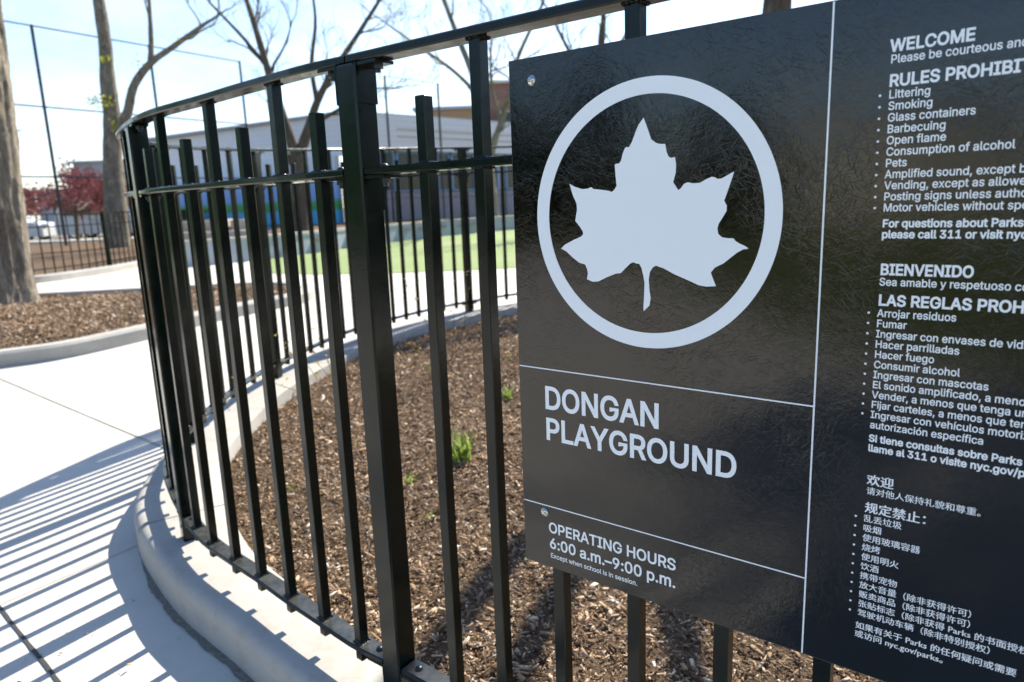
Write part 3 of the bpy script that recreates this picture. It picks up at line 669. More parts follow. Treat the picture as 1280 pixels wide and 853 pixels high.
def picket_run(path, h, label, sp, post_every, zf, name='picket_fence', top=.04, pr=.011):
    P = smooth_curve(path, 6) if len(path) > 2 else np.array(path, float); L = np.r_[0, np.cumsum(np.hypot(*np.diff(P, axis=0).T))]
    x0, y0 = P[0]; t = thing(name, (x0, y0, zf(x0, y0)), label, 'fence')
    def pos(s_): return float(np.interp(s_, L, P[:, 0])), float(np.interp(s_, L, P[:, 1]))
    dd = np.gradient(P, axis=0); dd /= np.linalg.norm(dd, axis=1)[:, None]; nn = np.c_[-dd[:, 1], dd[:, 0]]
    for z in (h, h * .80, .12):
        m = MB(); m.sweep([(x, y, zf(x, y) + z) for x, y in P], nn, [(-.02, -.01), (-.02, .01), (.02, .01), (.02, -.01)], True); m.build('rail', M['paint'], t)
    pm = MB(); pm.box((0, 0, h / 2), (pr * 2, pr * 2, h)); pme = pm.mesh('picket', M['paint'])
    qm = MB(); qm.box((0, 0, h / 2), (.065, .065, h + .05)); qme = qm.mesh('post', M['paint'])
    k = 0; s_ = 0.05
    while s_ < L[-1] and k < 98:
        x, y = pos(s_); post = k % post_every == 0
        link('post' if post else 'picket', qme if post else pme, t, (x - x0, y - y0, zf(x, y) - zf(x0, y0))); s_ += sp; k += 1
    return t
fl = [tuple(a + b * .10) for a, b in zip(far[14:46:4], fn[14:46:4])]
picket_run(fl, 1.05, 'low black picket fence edging the far left mulch bed', .20, 12, lambda x, y: H(y) + .10, 'picket_fence', .04, .008)
picket_run([(-5.2, 25.4), (-3.4, 28.6), (-1.2, 31.0), (2.0, 33.4), (5.5, 35.2)], 1.25, 'low black picket fence between the lawn and the school windows', .15, 14, lambda x, y: .55, 'picket_fence', .04, .013)

# ------------------------------------------------------------------ parked cars
def car(loc, yaw, label, L_, prof, win, wheels_x, suv):
    t = thing('parked_car', loc, label, 'car'); ca, sa = math.cos(yaw), math.sin(yaw); LX = Vector((ca, sa, 0)); LY = Vector((-sa, ca, 0)); Wd = 1.78; O = Vector(loc)
    def prism(poly, w, name, mat, par, inset=0, off=0):
        m = MB(); n = len(poly); vs = []
        for sgn in (-1, 1):
            for x, z in poly:
                k = 1 - inset
                vs.append(O + LX * x + LY * (sgn * w / 2 * k) + Vector((0, 0, z)))
        m.add(vs, [tuple(range(n)), tuple(range(2 * n - 1, n - 1, -1))] + [(i, n + i, n + (i + 1) % n, (i + 1) % n) for i in range(n)])
        return m.build(name, mat, par)
    prism(prof, Wd, 'body', M['car_white'], t)
    for wq in win: prism(wq, Wd * 1.004, 'window', M['glass'], t, -.02)
    for wx in wheels_x:
        for sgn in (-1, 1):
            c = O + LX * wx + LY * (sgn * (Wd / 2 - .13)) + Vector((0, 0, .31))
            m = MB(); m.tube([c - LY * .11, c - LY * .09, c + LY * .09, c + LY * .11], [.27, .31, .31, .27], 18); w_ = m.build('wheel', M['car_tyre'], t)
            m = MB(); m.tube([c - LY * .114, c + LY * .114], .20, 14); m.build('rim', M['car_rim'], w_)
    x0 = min(p[0] for p in prof); x1 = max(p[0] for p in prof)
    for xx in (x0 + .05, x1 - .05):
        for sgn in (-1, 1):
            m = MB(); m.cbox(O + LX * xx + LY * (sgn * .66) + Vector((0, 0, .74)), (.16, .34, .16), .03, (ca, sa)); m.build('lamp', M['car_rim' if xx > 0 else 'car_lamp'], t)
    return t
sed = [(-2.25, .2), (-2.3, .62), (-2.2, .92), (-1.55, .98), (-.95, 1.36), (-.3, 1.46), (.45, 1.42), (1.15, .98), (2.0, .86), (2.28, .68), (2.3, .22)]
car((-25.2, 36.0, .20), R(4), 'white sedan parked nearest the light pole, left of the purple tree', 4.6, sed,
    [[(-1.38, 1.0), (-.86, 1.31), (-.28, 1.40), (-.24, 1.0)], [(-.14, 1.0), (-.18, 1.40), (.42, 1.36), (.98, 1.0)]], (-1.4, 1.42), False)
suv = [(-2.3, .25), (-2.36, .8), (-2.28, 1.15), (-2.05, 1.68), (-1.7, 1.74), (.2, 1.72), (.95, 1.16), (2.05, 1.02), (2.35, .8), (2.36, .26)]
car((-19.95, 36.3, .20), R(3), 'white sport utility vehicle parked right of the purple tree, behind the forked trunk', 4.7, suv,
    [[(-2.02, 1.16), (-1.86, 1.6), (-1.2, 1.62), (-1.2, 1.16)], [(-1.08, 1.16), (-1.08, 1.62), (-.35, 1.62), (-.35, 1.16)], [(-.25, 1.16), (-.25, 1.62), (.16, 1.6), (.72, 1.16)]], (-1.5, 1.5), True)

# ------------------------------------------------------------------ the near fence
FZ = EYE
P0 = at_s(S_P0)
fence = thing('metal_fence', (P0[0], P0[1], KT), 'black-green steel picket fence curving round the mulch bed and carrying the sign', 'fence')
F0 = Vector((P0[0], P0[1], KT))
TOPZ, MIDZ, BOTZ = .302, .077, -1.09       # upper faces of the three rails, from eye level
def pmesh(name, top):
    m = MB(); z0 = -1.138; m.cbox((0, 0, FZ + (z0 + top) / 2), (.0254, .0254, top - z0), .0016)
    for zc in (BOTZ, MIDZ): m.cbox((0, 0, FZ + zc + .0022), (.0305, .0305, .0052), .006)
    wr = random.Random(4)
    for zc, sg in ((BOTZ, 1), (MIDZ, 1), (MIDZ - .0155, -1), (TOPZ - .017, -1)):
        if zc > top - .02 and sg > 0 or (zc > .2 and top < .25): continue
        for k in range(14):
            a = k / 14 * 4; sd_ = int(a); f = (a - sd_) * 2 - 1; h = .0134; p = [(f * h, -h), (h, f * h), (-f * h, h), (-h, -f * h)][sd_]
            m.dome((p[0], p[1], FZ + zc), (0, 0, sg), .0042 * wr.uniform(.8, 1.25), .0040 * wr.uniform(.7, 1.2), 7, 3)
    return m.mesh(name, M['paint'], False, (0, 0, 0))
LONG = pmesh('picket', TOPZ + .0035); SHORT = pmesh('picket', .2035)
JR = random.Random(8)
def place(name, me, s_, par=fence):
    x, y, nx, ny = at_s(s_)
    return link(name, me, par, (x - F0.x, y - F0.y, H(y) - F0.z), math.atan2(-nx, ny) + (JR.uniform(-.02, .02) if name == 'picket' else 0))
posts = [s_of(*tn(.08, 1.031)), S_P0, S_P1, S_P2, S_P3]
while posts[-1] + 1.16 < KS[-1]: posts.append(posts[-1] + 1.16)
posts = [posts[0] - 1.27 if posts[0] > 1.27 else 0.02] + posts
for i in range(len(posts) - 1):
    a, b_ = posts[i], posts[i + 1]
    if i == 1: offs = [(b_ - a) - q for q in (.192, .334, .487, .647, .807, .963, 1.115)]
    elif i == 2: offs = [q * (b_ - a) / 1.27 for q in (.132, .295, .466, .64, .80, .965, 1.125)]
    else: n_ = 7 if b_ - a > .9 else 4; offs = [(b_ - a) * (k + 1) / (n_ + 1) for k in range(n_)]
    offs = sorted(offs)
    for k, q in enumerate(offs): place('picket', SHORT if k % 2 == 0 else LONG, a + q)
    # rails of this panel
    def rail(name, s0, s1, ztop, th, hw):
        K = max(4, int((s1 - s0) / .06)); ss = [s0 + (s1 - s0) * k / K for k in range(K + 1)]; A = [at_s(q) for q in ss]; c = .003
        m = MB(); m.sweep([(x, y, FZ + H(y) + ztop) for x, y, _, _ in A], [(nx, ny) for _, _, nx, ny in A],
                          [(-hw, -th + c), (-hw, -c), (-hw + c, 0), (hw - c, 0), (hw, -c), (hw, -th + c), (hw - c, -th), (-hw + c, -th)], True)
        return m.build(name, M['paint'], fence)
    rail('top_rail', a + .002, b_ - .002, TOPZ, .017, .0255)
    rail('middle_rail', a + .034, b_ - .034, MIDZ, .0155, .0255)
    rail('bottom_rail', a + .034, b_ - .034, BOTZ, .0155, .0255)
# weld beads where the pickets meet the bottom rail are part of the picket mesh's foot; posts with brackets and bolts
pm = MB(); pm.cbox((0, 0, FZ + (-1.18 - .02 + TOPZ - .018) / 2), (.0585, .0585, TOPZ - .018 + 1.20), .004)
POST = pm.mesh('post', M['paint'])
def bracket_mesh(ztop, sgn, plate_h, big):
    m = MB(); z = FZ + ztop; x = sgn * .0312
    m.box((x, 0, z - plate_h / 2), (.0042, .054, plate_h)); m.box((sgn * .060, 0, z - .0035), (.058, .050, .0065)); return m
def bolt_mesh(z, sgn, up_):
    m = MB(); c = Vector((sgn * .068, 0, FZ + z))
    if up_: m.dome(c, (0, 0, 1), .0095, .0075, 14, 5)
    else: m.tube([c, c - Vector((0, 0, .009))], .0115, 6); m.tube([c - Vector((0, 0, .009)), c - Vector((0, 0, .016))], .0065, 8)
    return m
BR = {}
for sgn in (-1, 1):
    for nm, zt, ph in (('top', TOPZ - .0175, .078), ('mid', MIDZ - .016, .072), ('bot', BOTZ - .016, .06)):
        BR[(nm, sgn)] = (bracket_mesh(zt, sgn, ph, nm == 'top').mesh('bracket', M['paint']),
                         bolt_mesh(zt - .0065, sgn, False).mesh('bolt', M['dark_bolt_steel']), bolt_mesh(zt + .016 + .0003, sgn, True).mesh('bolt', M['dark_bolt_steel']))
for i, s_ in enumerate(posts):
    p_ = place('post', POST, s_)
    if i > 7: continue
    for (nm, sgn), (bm_, nut, head) in BR.items():
        br = link('bracket', bm_, p_, (0, 0, 0)); link('nut', nut, p_, (0, 0, 0))
        if nm != 'top': link('bolt_head', head, p_, (0, 0, 0))

# ------------------------------------------------------------------ the sign
SB = tn(-.25, 1.002)
sign = thing('park_sign', (SB.x, SB.y, EYE - .68), 'large dark rules sign with a white maple leaf in a ring on the fence', 'sign')
UX = Vector((TT.x, TT.y, 0)); UY = Vector((0, 0, 1)); OUT = Vector((-NN.x, -NN.y, 0))
def sp(t, z, d=0): v = tn(t, 1.0); return Vector((v.x, v.y, EYE + z)) + OUT * d
T0, T1, ZB, ZTP = -.7655, .262, -.6815, .2297
m = MB(); e = .0012
outl = [(T0, ZB), (T1, ZB), (T1, ZTP), (T0, ZTP)]
m.prism(outl, sp(0, 0, -.0006), UX, UY, -OUT * .0044)
ep = m.build('panel_core', M['sign_edge'], sign)
m = MB(); m.prism([(T0 + e, ZB + e), (T1 - e, ZB + e), (T1 - e, ZTP - e), (T0 + e, ZTP - e)], sp(0, 0, 0), UX, UY, -OUT * .0006)
lam = bpy.data.objects.new('panel_face', m.mesh('panel_face', M['laminate'], False, ORG[sign.name])); COL.objects.link(lam); lam.parent = sign; ORG[lam.name] = ORG[sign.name]
# bake a frame: laminate texture runs in the panel's own plane
me = lam.data; rot = Matrix((UX, UY, -OUT))       # rows: panel axes
for v in me.vertices: v.co = rot @ v.co
lam.matrix_local = rot.transposed().to_4x4()

def flat(name, polys, mat, d0=.0002, th=.0003, label=None, holes=None):
    m = MB()
    for poly in polys: m.prism(poly, sp(0, 0, d0 + th), UX, UY, -OUT * th)
    o = m.build(name, mat, sign)
    if label: o['label'] = label
    return o
RC, RO, RI = (-.50897, -.03312), .20542, .1810
m = MB(); n = 160; vs = []
for k in range(n):
    a = 2 * math.pi * k / n
    for r, d in ((RO, .0005), (RI, .0005), (RO, .0001), (RI, .0001)): vs.append(sp(RC[0] + r * math.cos(a), RC[1] + r * math.sin(a), d))
fs = []
for k in range(n):
    q = (k + 1) % n; a, b_ = 4 * k, 4 * q
    fs += [(a, b_, b_ + 1, a + 1), (a, a + 2, b_ + 2, b_), (a + 1, b_ + 1, b_ + 3, a + 3)]
m.add(vs, fs); m.build('emblem_ring', M['white'], sign)
LEAF = [[-0.5133,0.1144],[-0.5061,0.0966],[-0.5008,0.0821],[-0.493,0.0763],[-0.4869,0.0743],[-0.4779,0.0736],[-0.4756,0.062],[-0.4726,0.055],[-0.4681,0.0529],[-0.4621,0.0537],[-0.4603,0.0422],[-0.4608,0.0314],[-0.4647,0.0174],[-0.4563,0.0056],[-0.4519,0.0088],[-0.4475,0.0145],[-0.4417,0.0164],[-0.4344,0.0147],[-0.4229,0.0148],[-0.413,0.0197],[-0.4053,0.0225],[-0.4005,0.0217],[-0.3963,0.0191],[-0.3908,0.0194],[-0.3725,0.0284],[-0.377,0.0142],[-0.3833,-0.0038],[-0.3862,-0.0117],[-0.3822,-0.0183],[-0.3823,-0.0262],[-0.3872,-0.0341],[-0.3935,-0.0441],[-0.3953,-0.0508],[-0.3938,-0.0589],[-0.3875,-0.0637],[-0.3792,-0.0648],[-0.3709,-0.065],[-0.3681,-0.0689],[-0.3611,-0.0729],[-0.3544,-0.0755],[-0.3489,-0.0794],[-0.3569,-0.0805],[-0.365,-0.0849],[-0.3744,-0.0923],[-0.3852,-0.1012],[-0.3978,-0.1073],[-0.4039,-0.115],[-0.4003,-0.1245],[-0.3958,-0.1348],[-0.4101,-0.136],[-0.4219,-0.1346],[-0.4367,-0.1287],[-0.4611,-0.1196],[-0.4797,-0.1108],[-0.4923,-0.1071],[-0.4977,-0.1102],[-0.5025,-0.1173],[-0.5044,-0.1285],[-0.5031,-0.1462],[-0.5011,-0.1579],[-0.503,-0.17],[-0.5127,-0.1795],[-0.5134,-0.1735],[-0.5121,-0.1526],[-0.5115,-0.1347],[-0.5137,-0.1231],[-0.5171,-0.1108],[-0.521,-0.105],[-0.5252,-0.1048],[-0.5312,-0.1028],[-0.5367,-0.1051],[-0.5469,-0.1143],[-0.5537,-0.1208],[-0.5621,-0.1217],[-0.5796,-0.1284],[-0.5955,-0.1358],[-0.6063,-0.1368],[-0.617,-0.1328],[-0.615,-0.1235],[-0.6164,-0.1157],[-0.6202,-0.1086],[-0.6312,-0.1061],[-0.6439,-0.0978],[-0.6567,-0.0876],[-0.6672,-0.083],[-0.6584,-0.076],[-0.6432,-0.0691],[-0.6266,-0.0626],[-0.6229,-0.0588],[-0.6239,-0.0542],[-0.6299,-0.0458],[-0.6377,-0.0374],[-0.6357,-0.0265],[-0.634,-0.02],[-0.6346,-0.0094],[-0.6416,0.0044],[-0.6477,0.0228],[-0.6376,0.0178],[-0.6234,0.0134],[-0.6126,0.0139],[-0.6066,0.016],[-0.6021,0.0128],[-0.5849,0.0107],[-0.5746,0.009],[-0.5685,0.007],[-0.5645,0.0099],[-0.56,0.0162],[-0.5616,0.0306],[-0.5631,0.0478],[-0.5614,0.0498],[-0.5558,0.0497],[-0.5518,0.0543],[-0.5491,0.064],[-0.5452,0.0721],[-0.5425,0.0739],[-0.5384,0.073],[-0.5329,0.0809],[-0.5264,0.0956],[-0.5217,0.1048]]
flat('emblem_leaf', [LEAF], M['white'], .0001, .0004, 'white maple leaf emblem')
def rect(t0, z0, t1, z1): return [(t0, z0), (t1, z0), (t1, z1), (t0, z1)]
LW = .0011
flat('divider_line', [rect(-.2510 - LW, ZB + .0015, -.2510 + LW, ZTP - .0015)], M['white'], .0001, .0004)
flat('divider_line', [rect(T0 + .0015, -.2966 - LW * .9, -.2522, -.2966 + LW * .9)], M['white'], .0001, .0004)
flat('divider_line', [rect(T0 + .0015, -.5582 - LW * .9, -.2522, -.5582 + LW * .9)], M['white'], .0001, .0004)
for t_, z_ in ((-.7182, .1929), (-.7166, -.5725), (.215, .1929), (.215, -.5725)):
    m = MB(); c = sp(t_, z_, 0); m.tube([c, c + OUT * .0012], .0083, 20); w_ = m.build('washer', M['stainless_steel'], sign, False)
    m = MB(); m.dome(c + OUT * .0012, OUT, .0078, .0046, 20, 6); bo = m.build('bolt', M['stainless_steel'], sign, True)
    m = MB()
    for q in range(3):
        a = q * 2.094 + .5; m.box(c + OUT * .0052 + UX * (.0024 * math.cos(a)) + UY * (.0024 * math.sin(a)), (.0016, .0016, .0016), (UX.x, UX.y))
    m.build('socket', M['dark_bolt_steel'], bo)

